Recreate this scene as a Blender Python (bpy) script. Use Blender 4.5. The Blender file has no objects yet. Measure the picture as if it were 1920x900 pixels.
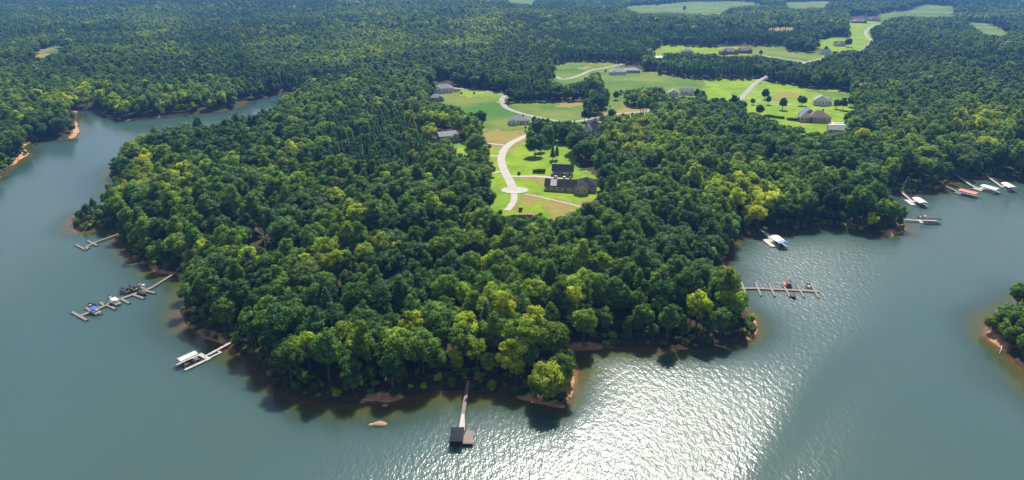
import bpy, math, random
import numpy as np
from mathutils import Vector
R = math.radians
rng = np.random.default_rng(7)
random.seed(7)
scene = bpy.context.scene
C = scene.collection

# ------------------------------------------------------------------ camera, sky, sun, exposure
CAM_H, PITCH, FPX = 145.0, R(21.4), 1300.0            # metres above the lake, tilt down, focal length in pixels of a 1920 px wide frame
cam_data = bpy.data.cameras.new('camera')
cam = bpy.data.objects.new('camera', cam_data); C.objects.link(cam)
cam.location = (0, 0, CAM_H); cam.rotation_euler = (R(90) - PITCH, 0, 0)
cam_data.sensor_fit = 'HORIZONTAL'; cam_data.sensor_width = 36.0; cam_data.lens = 36.0 * FPX / 1920.0
cam_data.clip_start = 1.0; cam_data.clip_end = 40000.0
scene.camera = cam

SUN_EL, SUN_AZ = R(47.5), R(10)                          # azimuth clockwise from +Y
world = bpy.data.worlds.new('World'); scene.world = world; world.use_nodes = True
wn = world.node_tree.nodes; wl = world.node_tree.links
sky = wn.new('ShaderNodeTexSky'); sky.sky_type = 'NISHITA'; sky.sun_disc = False
sky.sun_elevation = SUN_EL; sky.sun_rotation = SUN_AZ; sky.altitude = 200; sky.air_density = 1.0; sky.dust_density = 1.2; sky.ozone_density = 1.5
wn['Background'].inputs['Strength'].default_value = 0.05
# broken fair-weather cumulus over the whole sky
tcw = wn.new('ShaderNodeTexCoord'); sx_ = wn.new('ShaderNodeSeparateXYZ'); wl.new(tcw.outputs['Generated'], sx_.inputs[0])
mz = wn.new('ShaderNodeMath'); mz.operation = 'MAXIMUM'; mz.inputs[1].default_value = .06; wl.new(sx_.outputs['Z'], mz.inputs[0])
dv = wn.new('ShaderNodeVectorMath'); dv.operation = 'DIVIDE'; cz_ = wn.new('ShaderNodeCombineXYZ'); [wl.new(mz.outputs[0], cz_.inputs[k]) for k in range(3)]
wl.new(tcw.outputs['Generated'], dv.inputs[0]); wl.new(cz_.outputs[0], dv.inputs[1])
cn = wn.new('ShaderNodeTexNoise'); cn.inputs['Scale'].default_value = 1.5; cn.inputs['Detail'].default_value = 7; cn.inputs['Roughness'].default_value = .55; wl.new(dv.outputs[0], cn.inputs['Vector'])
cm = wn.new('ShaderNodeMapRange'); cm.interpolation_type = 'SMOOTHSTEP'; cm.inputs['From Min'].default_value = .44; cm.inputs['From Max'].default_value = .64; wl.new(cn.outputs['Fac'], cm.inputs['Value'])
cx_ = wn.new('ShaderNodeMix'); cx_.data_type = 'RGBA'; cx_.inputs['B'].default_value = (10.0, 10.3, 10.8, 1); wl.new(cm.outputs[0], cx_.inputs['Factor']); wl.new(sky.outputs['Color'], cx_.inputs['A'])
wl.new(cx_.outputs['Result'], wn['Background'].inputs['Color'])

sun_d = bpy.data.lights.new('sun', 'SUN'); sun_d.energy = 5.0; sun_d.angle = R(0.53); sun_d.color = (1.0, 0.93, 0.80)
sun = bpy.data.objects.new('sun', sun_d); C.objects.link(sun)
to_sun = Vector((math.sin(SUN_AZ) * math.cos(SUN_EL), math.cos(SUN_AZ) * math.cos(SUN_EL), math.sin(SUN_EL)))
sun.rotation_euler = to_sun.to_track_quat('Z', 'Y').to_euler(); sun.location = (0, 300, 400)

vs = scene.view_settings; vs.view_transform = 'Standard'; vs.look = 'None'; vs.exposure = 0.75; vs.gamma = 1.0; vs.use_curve_mapping = False
scene.render.engine = 'CYCLES'
cy = scene.cycles; HAZE_DENSITY = 0.00012
cy.use_denoising = True; cy.max_bounces = 5; cy.diffuse_bounces = 2; cy.glossy_bounces = 2; cy.transmission_bounces = 2
cy.transparent_max_bounces = 4; cy.volume_bounces = 0; cy.sample_clamp_indirect = 4.0; cy.sample_clamp_direct = 0.0
cy.caustics_reflective = False; cy.caustics_refractive = False

# ------------------------------------------------------------------ measuring: from a place in the photo to a place on the ground and back
SP, CP = math.sin(PITCH), math.cos(PITCH)
def ray_xy(u, v, z):
    a = (u - 960.0) / FPX; b = (v - 450.0) / FPX
    t = (CAM_H - z) / (SP + b * CP)
    return a * t, (CP - b * SP) * t
def project(x, y, z):
    d = y * CP + (CAM_H - z) * SP
    d = np.where(d < 1.0, 1.0, d)
    return 960.0 + FPX * x / d, 450.0 + FPX * ((CAM_H - z) * CP - y * SP) / d
def vnoise(x, y, scale, seed=0):
    """smooth value noise in 0..1"""
    x = np.asarray(x, float) / scale + 31.7 * seed; y = np.asarray(y, float) / scale - 17.3 * seed
    xi = np.floor(x).astype(np.int64); yi = np.floor(y).astype(np.int64); fx = x - xi; fy = y - yi
    fx = fx * fx * (3 - 2 * fx); fy = fy * fy * (3 - 2 * fy)
    def h(a, b):
        n = (a * 374761393 + b * 668265263 + seed * 1442695) & 0xffffffff
        n = ((n ^ (n >> 13)) * 1274126177) & 0xffffffff
        return ((n ^ (n >> 16)) & 0xffff) / 65535.0
    return (h(xi, yi) * (1 - fx) + h(xi + 1, yi) * fx) * (1 - fy) + (h(xi, yi + 1) * (1 - fx) + h(xi + 1, yi + 1) * fx) * fy
def inpoly(px, py, poly):
    inside = np.zeros(px.shape, bool); n = len(poly)
    for i in range(n):
        x1, y1 = poly[i]; x2, y2 = poly[(i + 1) % n]
        if y1 == y2: continue
        c = (y1 > py) != (y2 > py)
        inside ^= c & (px < (x2 - x1) * (py - y1) / (y2 - y1) + x1)
    return inside
def segdist(px, py, pts, closed):
    d = np.full(px.shape, 1e9)
    n = len(pts)
    for i in range(n if closed else n - 1):
        x1, y1 = pts[i]; x2, y2 = pts[(i + 1) % n]
        dx, dy = x2 - x1, y2 - y1; L = dx * dx + dy * dy + 1e-9
        t = np.clip(((px - x1) * dx + (py - y1) * dy) / L, 0, 1)
        d = np.minimum(d, (px - x1 - t * dx) ** 2 + (py - y1 - t * dy) ** 2)
    return np.sqrt(d)

# shoreline of the mainland at water level
SHORE = [(-900, 560), (-300, 400), (-60, 355), (0, 333), (30, 306), (55, 288), (38, 277), (50, 269), (100, 262), (137, 259), (148, 248), (141, 226), (145, 206),
    (167, 205), (200, 217), (233, 226), (283, 221), (333, 216), (413, 209), (457, 199), (468, 189), (520, 178), (545, 174), (566, 176),
    (560, 186), (540, 202), (515, 222), (480, 242), (400, 262), (300, 282), (228, 308), (204, 325), (212, 350), (217, 364), (208, 392), (180, 398), (150, 402), (134, 412), (138, 426), (152, 434), (176, 432), (203, 431),
    (226, 438), (233, 458), (241, 473), (253, 483), (277, 500), (300, 512), (335, 517), (356, 530), (351, 548), (346, 567), (338, 586), (347, 606), (372, 624), (400, 638), (424, 648), (447, 658),
    (476, 683), (500, 704), (517, 726), (548, 744), (600, 756), (640, 757), (672, 756), (700, 752), (733, 753), (760, 744), (796, 737), (823, 731), (873, 734), (923, 737), (960, 742), (987, 750), (1027, 759), (1046, 764),
    (1057, 763), (1069, 747), (1072, 723), (1074, 705), (1078, 690), (1071, 678), (1052, 668), (1062, 659), (1087, 657), (1147, 651), (1200, 651), (1267, 654), (1347, 651), (1400, 640), (1421, 622), (1417, 603), (1400, 585),
    (1376, 562), (1362, 540), (1358, 515), (1359, 500), (1353, 487), (1366, 474), (1374, 462), (1384, 441), (1423, 437), (1480, 434), (1540, 429), (1600, 434), (1640, 440), (1662, 443), (1697, 434), (1694, 423), (1683, 413),
    (1664, 396), (1652, 380), (1662, 367), (1690, 363), (1713, 365), (1742, 359), (1768, 349), (1795, 335), (1847, 333), (1893, 339), (1920, 339), (2100, 338), (2600, 345)]
ISLET = [(1851, 627), (1861, 642), (1880, 653), (1900, 668), (1916, 692), (1930, 722), (2000, 790), (2300, 900), (2500, 700), (2300, 560), (2000, 555), (1930, 562), (1885, 582), (1858, 602)]
def smooth_poly(p, amp, seed):
    """midpoint jitter so that the bank is not a ruler line"""
    r = random.Random(seed)
    for k in range(2):
        q = []
        for i in range(len(p) - 1):
            (x1, y1), (x2, y2) = p[i], p[i + 1]
            q.append((x1, y1)); L = math.hypot(x2 - x1, y2 - y1)
            if L < 600:
                j = min(amp, L * .1)
                q.append(((x1 + x2) / 2 + r.uniform(-j, j), (y1 + y2) / 2 + r.uniform(-j, j)))
        q.append(p[-1]); p = q
    return p
main_w = smooth_poly([ray_xy(u, v, 0) for u, v in SHORE], 1.6, 3)
main_w = main_w + [(9000, main_w[-1][1]), (9000, 12000), (-9000, 12000), (-9000, main_w[0][1])]
islet_w = smooth_poly([ray_xy(u, v, 0) for u, v in ISLET], 1.2, 5)

# ground grid: fine where the photo looks closely, coarse towards the horizon
def axis(lo, hi, step, a, b, g):
    c = list(np.arange(lo, hi + step, step)); s = step; x = c[-1]
    while x < b: s *= g; x += s; c.append(min(x, b))
    s = step; x = c[0]; left = []
    while x > a: s *= g; x -= s; left.append(max(x, a))
    return np.array(left[::-1] + c)
XS = axis(-430, 440, 2.0, -8500, 8500, 1.045)
YS = axis(165, 620, 2.0, -400, 9500, 1.028)
GX, GY = np.meshgrid(XS, YS)
px, py = GX.ravel(), GY.ravel()
def land_sdf(px, py):
    near = segdist(px, py, main_w, True); s = np.where(inpoly(px, py, main_w), near, -near)
    n2 = segdist(px, py, islet_w, True); s2 = np.where(inpoly(px, py, islet_w), n2, -n2)
    return np.maximum(s, s2), s2
SD, SD2 = land_sdf(px, py)
def height_from(sd, x, y):
    d = np.maximum(sd, 0)
    up = 0.9 * (1 - np.exp(-d / 1.6)) + 7.5 * (1 - np.exp(-d / 55.0)) + np.clip(d / 400, 0, 1) * 9 * (vnoise(x, y, 330, 2) - .25) + np.clip((d - 450) / 900, 0, 1) * 26 * (vnoise(x, y, 520, 6) - .5) + np.clip(d / 40, 0, 1) * 1.2 * (vnoise(x, y, 46, 4) - .5)
    return np.where(sd > 0, up, np.maximum(-4.0, sd * 0.22))
HH = height_from(SD, px, py)
SDg, HHg = SD.reshape(GX.shape), HH.reshape(GX.shape)
def gsample(g, x, y):
    x = np.asarray(x, float); y = np.asarray(y, float)
    fi = np.interp(x, XS, np.arange(len(XS))); fj = np.interp(y, YS, np.arange(len(YS)))
    i = np.minimum(fi.astype(int), len(XS) - 2); j = np.minimum(fj.astype(int), len(YS) - 2); a = fi - i; b = fj - j
    return (g[j, i] * (1 - a) + g[j, i + 1] * a) * (1 - b) + (g[j + 1, i] * (1 - a) + g[j + 1, i + 1] * a) * b
def ground(x, y): return float(gsample(HHg, x, y))
def at(u, v):
    z = 3.0
    for _ in range(14):
        x, y = ray_xy(u, v, z); z = .5 * z + .5 * ground(x, y)
    return x, y, ground(x, y)

# ------------------------------------------------------------------ open land: lawns and fields (1 lime lawn and fields with sunlight painted in, 2 meadow, 3 dry or bare earth)
FIELDS = [
    (1, [(948, 292), (962, 275), (988, 258), (1010, 262), (1045, 272), (1066, 272), (1072, 306), (1062, 322), (1036, 328), (970, 330), (955, 322)]),
    (1, [(968, 332), (1040, 333), (1100, 318), (1124, 335), (1126, 352), (1106, 376), (1072, 394), (1040, 412), (1012, 402), (990, 396), (962, 398), (925, 386), (917, 368), (922, 330), (918, 300), (918, 288), (935, 288), (950, 320)]),
    (3, [(968, 345), (985, 340), (1018, 342), (1030, 350), (1010, 356), (985, 352)]),
    (3, [(985, 372), (1004, 376), (1008, 392), (990, 394), (980, 384)]),
    (3, [(1016, 376), (1050, 381), (1078, 392), (1044, 410), (1034, 396)]),
    (3, [(1078, 372), (1108, 368), (1100, 382), (1070, 384)]),
    (1, [(862, 268), (886, 268), (882, 290), (852, 291)]),
    (1, [(916, 272), (942, 273), (934, 292), (914, 292)]),
    (3, [(908, 244), (945, 238), (985, 246), (985, 256), (958, 268), (915, 268), (905, 262)]),
    (2, [(862, 205), (905, 192), (940, 196), (965, 212), (995, 236), (945, 240), (912, 246), (908, 218)]),
    (2, [(800, 186), (830, 176), (862, 172), (900, 174), (942, 178), (938, 198), (900, 200), (860, 200), (830, 192)]),
    (1, [(862, 170), (945, 173), (938, 184), (862, 181)]),  # lit band between cloud shadows, put into the grass colour
    (2, [(960, 189), (1010, 185), (1100, 183), (1098, 212), (1088, 226), (1042, 226), (992, 213), (955, 200)]),
    (3, [(1046, 183), (1108, 181), (1094, 200), (1040, 198)]),
    (3, [(1120, 216), (1150, 204), (1175, 200), (1222, 202), (1220, 210), (1160, 214)]),
    (2, [(1140, 182), (1172, 186), (1172, 204), (1138, 206)]),
    (2, [(1036, 150), (1040, 124), (1080, 117), (1140, 116), (1172, 120), (1128, 132), (1100, 146), (1060, 158)]),
    (3, [(1085, 122), (1112, 124), (1100, 132), (1086, 131)]),
    (2, [(1126, 140), (1160, 127), (1232, 134), (1236, 140), (1330, 150), (1330, 176), (1290, 166), (1240, 162), (1160, 168), (1145, 178)]),
    (1, [(1322, 149), (1420, 148), (1410, 164), (1396, 180), (1380, 188), (1330, 186), (1322, 170)]),  # lime colour paints in the sun between cloud shadows
    (1, [(1432, 152), (1450, 155), (1500, 162), (1560, 168), (1594, 172), (1600, 200), (1606, 214), (1580, 226), (1545, 232), (1500, 236), (1462, 228), (1440, 216), (1395, 206), (1392, 192), (1412, 172)]),
    (3, [(1455, 174), (1500, 172), (1495, 184), (1455, 186)]),
    (2, [(1500, 163), (1594, 173), (1596, 182), (1540, 180)]),
    (1, [(1246, 84), (1280, 86), (1340, 90), (1410, 88), (1412, 102), (1350, 100), (1275, 98), (1222, 98)]),  # far field's sunlight put into its lime colour
    (2, [(1405, 88), (1470, 85), (1476, 96), (1530, 100), (1550, 108), (1510, 118), (1440, 106), (1408, 100)]),
    (1, [(1533, 76), (1560, 70), (1592, 72), (1600, 92), (1570, 96), (1534, 96)]),  # sunlit tone painted in, as on the next field
    (1, [(1590, 40), (1640, 36), (1650, 44), (1632, 58), (1632, 84), (1618, 96), (1602, 92), (1594, 68)]),
    (2, [(1645, 28), (1668, 22), (1700, 20), (1732, 8), (1790, 12), (1788, 30), (1740, 32), (1690, 28), (1660, 38)]),
    (2, [(1808, 40), (1850, 44), (1896, 62), (1884, 68), (1846, 64)]),
    (2, [(1168, 12), (1240, 8), (1300, 2), (1400, 3), (1440, 8), (1370, 14), (1350, 28), (1280, 26), (1200, 26)]),
    (2, [(1470, 4), (1560, 2), (1545, 14), (1480, 16)]),
    (2, [(948, -4), (1008, -4), (998, 9), (955, 5)]),
    (3, [(62, 106), (76, 90), (94, 92), (92, 109)]),
    (2, [(84, 93), (118, 80), (112, 98), (90, 101)]),
    (3, [(1440, 52), (1490, 50), (1490, 56), (1440, 58)]),
]
cls = np.zeros((930, 2000), np.uint8)                   # rows from -10, columns from -40
yy, xx = np.mgrid[0:930, 0:2000]
def fill(poly, val):
    us = [p[0] + 40 for p in poly]; vv = [p[1] + 10 for p in poly]
    a, b = max(0, int(min(us))), min(2000, int(max(us)) + 2); c, d = max(0, int(min(vv))), min(930, int(max(vv)) + 2)
    m = inpoly(xx[c:d, a:b].astype(float), yy[c:d, a:b].astype(float), list(zip(us, vv)))
    cls[c:d, a:b][m] = val
for val, poly in FIELDS: fill(poly, val)
# ------------------------------------------------------------------ roads and drives: (name, width m, label, points in the photo)
ROADS = [
    ('road', 6.0, 'pale concrete lane curving from the turning circle up past the lawns', [(963, 357), (956, 340), (948, 325), (941, 308), (940, 296), (945, 282), (955, 271), (968, 263), (988, 254), (1010, 244), (1030, 234), (1045, 228)]),
    ('road', 6.0, 'grey lane sweeping in an S between the meadows and the tree belts', [(855, 166), (885, 168), (920, 172), (946, 177), (941, 186), (943, 195), (953, 204), (975, 212), (1003, 219), (1050, 228), (1086, 227), (1130, 217), (1180, 212), (1222, 208), (1270, 204), (1312, 200), (1345, 196), (1384, 188), (1395, 178), (1410, 162), (1428, 148), (1460, 134), (1495, 122), (1520, 115), (1556, 107), (1590, 100), (1616, 94), (1630, 84), (1633, 74), (1624, 66), (1624, 58), (1634, 50), (1650, 44)]),
    ('road', 6.0, 'thin pale lane crossing the far meadow behind the tree belt', [(950, 134), (985, 138), (1010, 142), (1040, 144), (1057, 149), (1085, 142), (1108, 132), (1130, 128), (1166, 120)]),
    ('driveway', 4.0, 'short concrete drive running down from the turning circle into the trees', [(963, 360), (964, 374), (958, 386), (950, 395)]),
    ('driveway', 4.2, 'concrete drive from the lane to the dark garage', [(950, 330), (975, 331), (1005, 331), (1040, 334), (1072, 338)]),
    ('driveway', 1.8, 'narrow pale track crossing the lower lawn towards the wood', [(984, 364), (1010, 369), (1040, 376), (1065, 382), (1088, 388)]),
    ('driveway', 3.6, 'pale drive to the grey house, lower of two', [(938, 293), (915, 292), (880, 292), (852, 291)]),
    ('driveway', 3.6, 'pale drive to the grey house, upper of two', [(948, 273), (922, 270), (890, 268), (866, 267)]),
    ('driveway', 3.0, 'short pale stub drive below the two house drives', [(942, 322), (930, 323), (918, 325)]),
    ('driveway', 4.0, 'drive branching from the grey lane to the house with a pool', [(1392, 185), (1425, 189), (1460, 193), (1485, 197), (1502, 199)]),
    ('driveway', 3.6, 'short drive stub right of the grey lane', [(1402, 172), (1418, 174), (1428, 175)]),
    ('driveway', 4.5, 'pale drive edging the far field below the brown roofed houses', [(1428, 104), (1460, 109), (1490, 113), (1512, 117)]),
    ('driveway', 4.0, 'pale forecourt drive at the west end of the meadow', [(856, 166), (845, 162), (838, 160)]),
]
roads_w = []
for nm, w, lab, pts in ROADS:
    P = [at(u, v)[:2] for u, v in pts]
    Q = []                                              # Catmull-Rom
    for i in range(len(P) - 1):
        p0, p1, p2, p3 = P[max(i - 1, 0)], P[i], P[i + 1], P[min(i + 2, len(P) - 1)]
        n = max(2, int(math.dist(p1, p2) / 4))
        for k in range(n):
            t = k / n
            Q.append(tuple(.5 * ((2 * b) + (c - a) * t + (2 * a - 5 * b + 4 * c - d) * t * t + (-a + 3 * b - 3 * c + d) * t ** 3) for a, b, c, d in zip(p0, p1, p2, p3)))
    Q.append(P[-1]); roads_w.append((nm, w, lab, Q))

# ------------------------------------------------------------------ materials
def nodes_of(m): m.use_nodes = True; return m.node_tree.nodes, m.node_tree.links
def mat(name, col, rough=.6, var=.25, scale=2.0, metallic=0.0, spec=.4):
    m = bpy.data.materials.new(name); n, l = nodes_of(m); b = n['Principled BSDF']
    b.inputs['Roughness'].default_value = rough; b.inputs['Metallic'].default_value = metallic; b.inputs['Specular IOR Level'].default_value = spec
    tc = n.new('ShaderNodeTexCoord'); no = n.new('ShaderNodeTexNoise'); no.inputs['Scale'].default_value = scale; no.inputs['Detail'].default_value = 4
    l.new(tc.outputs['Object'], no.inputs['Vector'])
    mx = n.new('ShaderNodeMix'); mx.data_type = 'RGBA'
    mx.inputs['A'].default_value = (*[c * (1 - var) for c in col], 1); mx.inputs['B'].default_value = (*[min(1, c * (1 + var)) for c in col], 1)
    l.new(no.outputs['Fac'], mx.inputs['Factor']); l.new(mx.outputs['Result'], b.inputs['Base Color'])
    return m
M = {
    'concrete': mat('concrete', (.34, .32, .30), .8, .24, .16), 'asphalt': mat('asphalt', (.25, .24, .24), .85, .3, .12),
    'roof_dark': mat('roof_shingle_dark', (.018, .020, .030), .85, .3, 1.2, spec=.15), 'roof_grey': mat('roof_shingle_grey', (.22, .23, .26), .75, .25, 1.2),
    'roof_blue': mat('roof_shingle_blue_grey', (.07, .10, .14), .7, .25, 1.2), 'roof_brown': mat('roof_shingle_brown', (.13, .095, .08), .75, .3, 1.0),
    'roof_teal': mat('roof_metal_teal', (.05, .15, .20), .45, .15, .6), 'roof_white': mat('roof_metal_white', (.46, .48, .52), .5, .06, .5),
    'wall_tan': mat('wall_tan', (.46, .38, .27), .85, .12, 1.5), 'wall_white': mat('wall_white', (.74, .74, .72), .7, .05, 1.5), 'wall_grey': mat('wall_grey', (.36, .37, .38), .8, .1, 1.5),
    'wall_brick': mat('wall_brick', (.26, .15, .11), .85, .2, 3.0), 'trim': mat('white_trim', (.78, .78, .76), .5, .04, 2), 'glass': mat('window_glass', (.02, .025, .03), .08, .2, 2, spec=.8),
    'door': mat('door_paint', (.12, .07, .05), .5, .1, 2), 'deck': mat('weathered_deck_wood', (.19, .165, .145), .8, .3, 1.6), 'deck_pale': mat('pale_deck_boards', (.40, .375, .345), .8, .15, 1.6),
    'post': mat('dock_post', (.11, .09, .075), .85, .3, 3), 'steel': mat('galvanised_steel', (.5, .52, .54), .45, .1, 2, metallic=.6), 'navy': mat('navy_canvas', (.015, .02, .04), .7, .3, 2),
    'blue': mat('blue_canvas', (.02, .12, .55), .6, .15, 2), 'red': mat('red_canvas', (.58, .09, .06), .6, .15, 2), 'white_canvas': mat('white_canvas', (.75, .76, .78), .5, .05, 2),
    'hull_white': mat('white_gelcoat', (.75, .75, .74), .25, .04, 2), 'hull_dark': mat('dark_gelcoat', (.02, .02, .025), .25, .2, 2), 'hull_grey': mat('aluminium_hull', (.32, .33, .35), .35, .1, 2, metallic=.5),
    'seat': mat('boat_vinyl', (.36, .33, .3), .6, .15, 3), 'rubber': mat('tyre_rubber', (.02, .02, .02), .8, .2, 3), 'car_white': mat('white_car_paint', (.75, .76, .77), .22, .03, 1),
    'rock': mat('pale_rock', (.30, .21, .145), .9, .5, 1.1), 'pool_water': mat('pool_water', (.12, .42, .5), .08, .1, 1), 'paving': mat('pool_paving', (.6, .54, .46), .8, .15, 1),
    'bark': mat('bark', (.085, .066, .05), .9, .35, 1.5), 'bark_pale': mat('pale_dead_bark', (.36, .33, .31), .9, .25, 1.5), 'planter': mat('dark_mulch', (.06, .045, .035), .9, .3, 2),
}
def leaf_material(name, ramp, translucent, sat_noise=True):
    m = bpy.data.materials.new(name); n, l = nodes_of(m); n.remove(n['Principled BSDF']); out = n['Material Output']
    at_ = n.new('ShaderNodeAttribute'); at_.attribute_type = 'INSTANCER'; at_.attribute_name = 'tint'
    oi = n.new('ShaderNodeObjectInfo'); lv = n.new('ShaderNodeAttribute'); lv.attribute_name = 'lv'
    cr = n.new('ShaderNodeValToRGB'); e = cr.color_ramp.elements
    for i, (p, c) in enumerate(ramp):
        x = e[i] if i < 2 else e.new(p)
        x.position = p; x.color = (*c, 1)
    l.new(at_.outputs['Fac'], cr.inputs['Fac'])
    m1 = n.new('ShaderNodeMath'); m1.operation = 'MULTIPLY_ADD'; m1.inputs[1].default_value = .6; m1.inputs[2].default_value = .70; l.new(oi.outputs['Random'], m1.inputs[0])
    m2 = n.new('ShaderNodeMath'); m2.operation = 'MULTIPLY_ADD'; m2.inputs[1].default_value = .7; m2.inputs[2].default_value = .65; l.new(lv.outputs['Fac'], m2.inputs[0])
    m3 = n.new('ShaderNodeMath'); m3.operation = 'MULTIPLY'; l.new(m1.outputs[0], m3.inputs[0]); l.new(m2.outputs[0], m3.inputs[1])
    vm = n.new('ShaderNodeVectorMath'); vm.operation = 'SCALE'; l.new(cr.outputs['Color'], vm.inputs[0]); l.new(m3.outputs[0], vm.inputs['Scale'])
    b = n.new('ShaderNodeBsdfPrincipled'); b.inputs['Roughness'].default_value = .6; b.inputs['Specular IOR Level'].default_value = .2; l.new(vm.outputs[0], b.inputs['Base Color'])
    tr = n.new('ShaderNodeBsdfTranslucent'); tv = n.new('ShaderNodeVectorMath'); tv.operation = 'MULTIPLY'; tv.inputs[1].default_value = (1.5, 1.55, .7); l.new(vm.outputs[0], tv.inputs[0]); l.new(tv.outputs[0], tr.inputs['Color'])
    mx = n.new('ShaderNodeMixShader'); mx.inputs['Fac'].default_value = translucent; l.new(b.outputs[0], mx.inputs[1]); l.new(tr.outputs[0], mx.inputs[2]); l.new(mx.outputs[0], out.inputs['Surface'])
    return m
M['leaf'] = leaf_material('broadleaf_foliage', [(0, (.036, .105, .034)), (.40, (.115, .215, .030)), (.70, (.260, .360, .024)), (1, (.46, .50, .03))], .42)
M['needle'] = leaf_material('pine_needles', [(0, (.044, .115, .040)), (.42, (.082, .180, .046)), (.72, (.13, .21, .03)), (1, (.20, .23, .03))], .28)

# terrain material: cover (R lawn and sunlit-painted field, G meadow, B dry) and bank clay
def terrain_material():
    m = bpy.data.materials.new('ground_cover'); n, l = nodes_of(m); b = n['Principled BSDF']; b.inputs['Roughness'].default_value = .95; b.inputs['Specular IOR Level'].default_value = .1
    a = n.new('ShaderNodeAttribute'); a.attribute_name = 'cover'; s = n.new('ShaderNodeSeparateColor'); l.new(a.outputs['Color'], s.inputs[0])
    k = n.new('ShaderNodeAttribute'); k.attribute_name = 'clay'
    geo = n.new('ShaderNodeNewGeometry')
    def noise(sc, det=5, rough=.6):
        t = n.new('ShaderNodeTexNoise'); t.inputs['Scale'].default_value = sc; t.inputs['Detail'].default_value = det; t.inputs['Roughness'].default_value = rough; l.new(geo.outputs['Position'], t.inputs['Vector']); return t
    def ramp(src, c0, c1, p0=.35, p1=.65):
        r = n.new('ShaderNodeValToRGB'); r.color_ramp.elements[0].position = p0; r.color_ramp.elements[0].color = (*c0, 1); r.color_ramp.elements[1].position = p1; r.color_ramp.elements[1].color = (*c1, 1); l.new(src, r.inputs[0]); return r.outputs[0]
    n1, n2, n3 = noise(.045), noise(.35), noise(.012, 3)
    forest = ramp(n2.outputs['Fac'], (.03, .024, .014), (.055, .05, .022))
    lawn = ramp(n1.outputs['Fac'], (.095, .215, .010), (.235, .310, .016), .32, .68)
    meadow = ramp(n3.outputs['Fac'], (.048, .140, .014), (.150, .190, .030), .36, .62)
    dry = ramp(n2.outputs['Fac'], (.27, .165, .07), (.20, .215, .04), .36, .62)
    clay = ramp(n2.outputs['Fac'], (.30, .14, .065), (.46, .29, .18))
    def edge(src):                                      # ragged edge between covers
        ad = n.new('ShaderNodeMath'); ad.operation = 'MULTIPLY_ADD'; ad.inputs[1].default_value = .7; ad.inputs[2].default_value = -.35; l.new(n2.outputs['Fac'], ad.inputs[0])
        su = n.new('ShaderNodeMath'); su.operation = 'ADD'; l.new(src, su.inputs[0]); l.new(ad.outputs[0], su.inputs[1])
        mr = n.new('ShaderNodeMapRange'); mr.inputs['From Min'].default_value = .35; mr.inputs['From Max'].default_value = .65; l.new(su.outputs[0], mr.inputs['Value']); return mr.outputs[0]
    cur = forest
    for f, c in ((s.outputs[0], lawn), (s.outputs[1], meadow), (s.outputs[2], dry), (k.outputs['Fac'], clay)):
        x = n.new('ShaderNodeMix'); x.data_type = 'RGBA'; l.new(edge(f), x.inputs['Factor']); l.new(cur, x.inputs['A']); l.new(c, x.inputs['B']); cur = x.outputs['Result']
    worn = noise(.13, 4, .7); wv = n.new('ShaderNodeMath'); wv.operation = 'MULTIPLY_ADD'; wv.inputs[1].default_value = .9; wv.inputs[2].default_value = .55; l.new(worn.outputs['Fac'], wv.inputs[0])
    mow = n.new('ShaderNodeTexWave'); mow.inputs['Scale'].default_value = .16; mow.inputs['Distortion'].default_value = 3.0; mow.inputs['Detail'].default_value = 2; mow.inputs['Detail Scale'].default_value = .4; l.new(geo.outputs['Position'], mow.inputs['Vector'])
    mo = n.new('ShaderNodeMath'); mo.operation = 'MULTIPLY_ADD'; mo.inputs[1].default_value = .06; mo.inputs[2].default_value = .97; l.new(mow.outputs['Fac'], mo.inputs[0])
    wm = n.new('ShaderNodeMath'); wm.operation = 'MULTIPLY'; l.new(wv.outputs[0], wm.inputs[0]); l.new(mo.outputs[0], wm.inputs[1])
    ws = n.new('ShaderNodeVectorMath'); ws.operation = 'SCALE'; l.new(cur, ws.inputs[0]); l.new(wm.outputs[0], ws.inputs['Scale']); cur = ws.outputs[0]
    fine = noise(2.2, 3); vv = n.new('ShaderNodeMath'); vv.operation = 'MULTIPLY_ADD'; vv.inputs[1].default_value = .5; vv.inputs[2].default_value = .75; l.new(fine.outputs['Fac'], vv.inputs[0])
    sc = n.new('ShaderNodeVectorMath'); sc.operation = 'SCALE'; l.new(cur, sc.inputs[0]); l.new(vv.outputs[0], sc.inputs['Scale']); l.new(sc.outputs[0], b.inputs['Base Color'])
    bp = n.new('ShaderNodeBump'); bp.inputs['Distance'].default_value = .4; bp.inputs['Strength'].default_value = .5; l.new(n2.outputs['Fac'], bp.inputs['Height']); l.new(bp.outputs[0], b.inputs['Normal'])
    return m
M['terrain'] = terrain_material()
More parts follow.
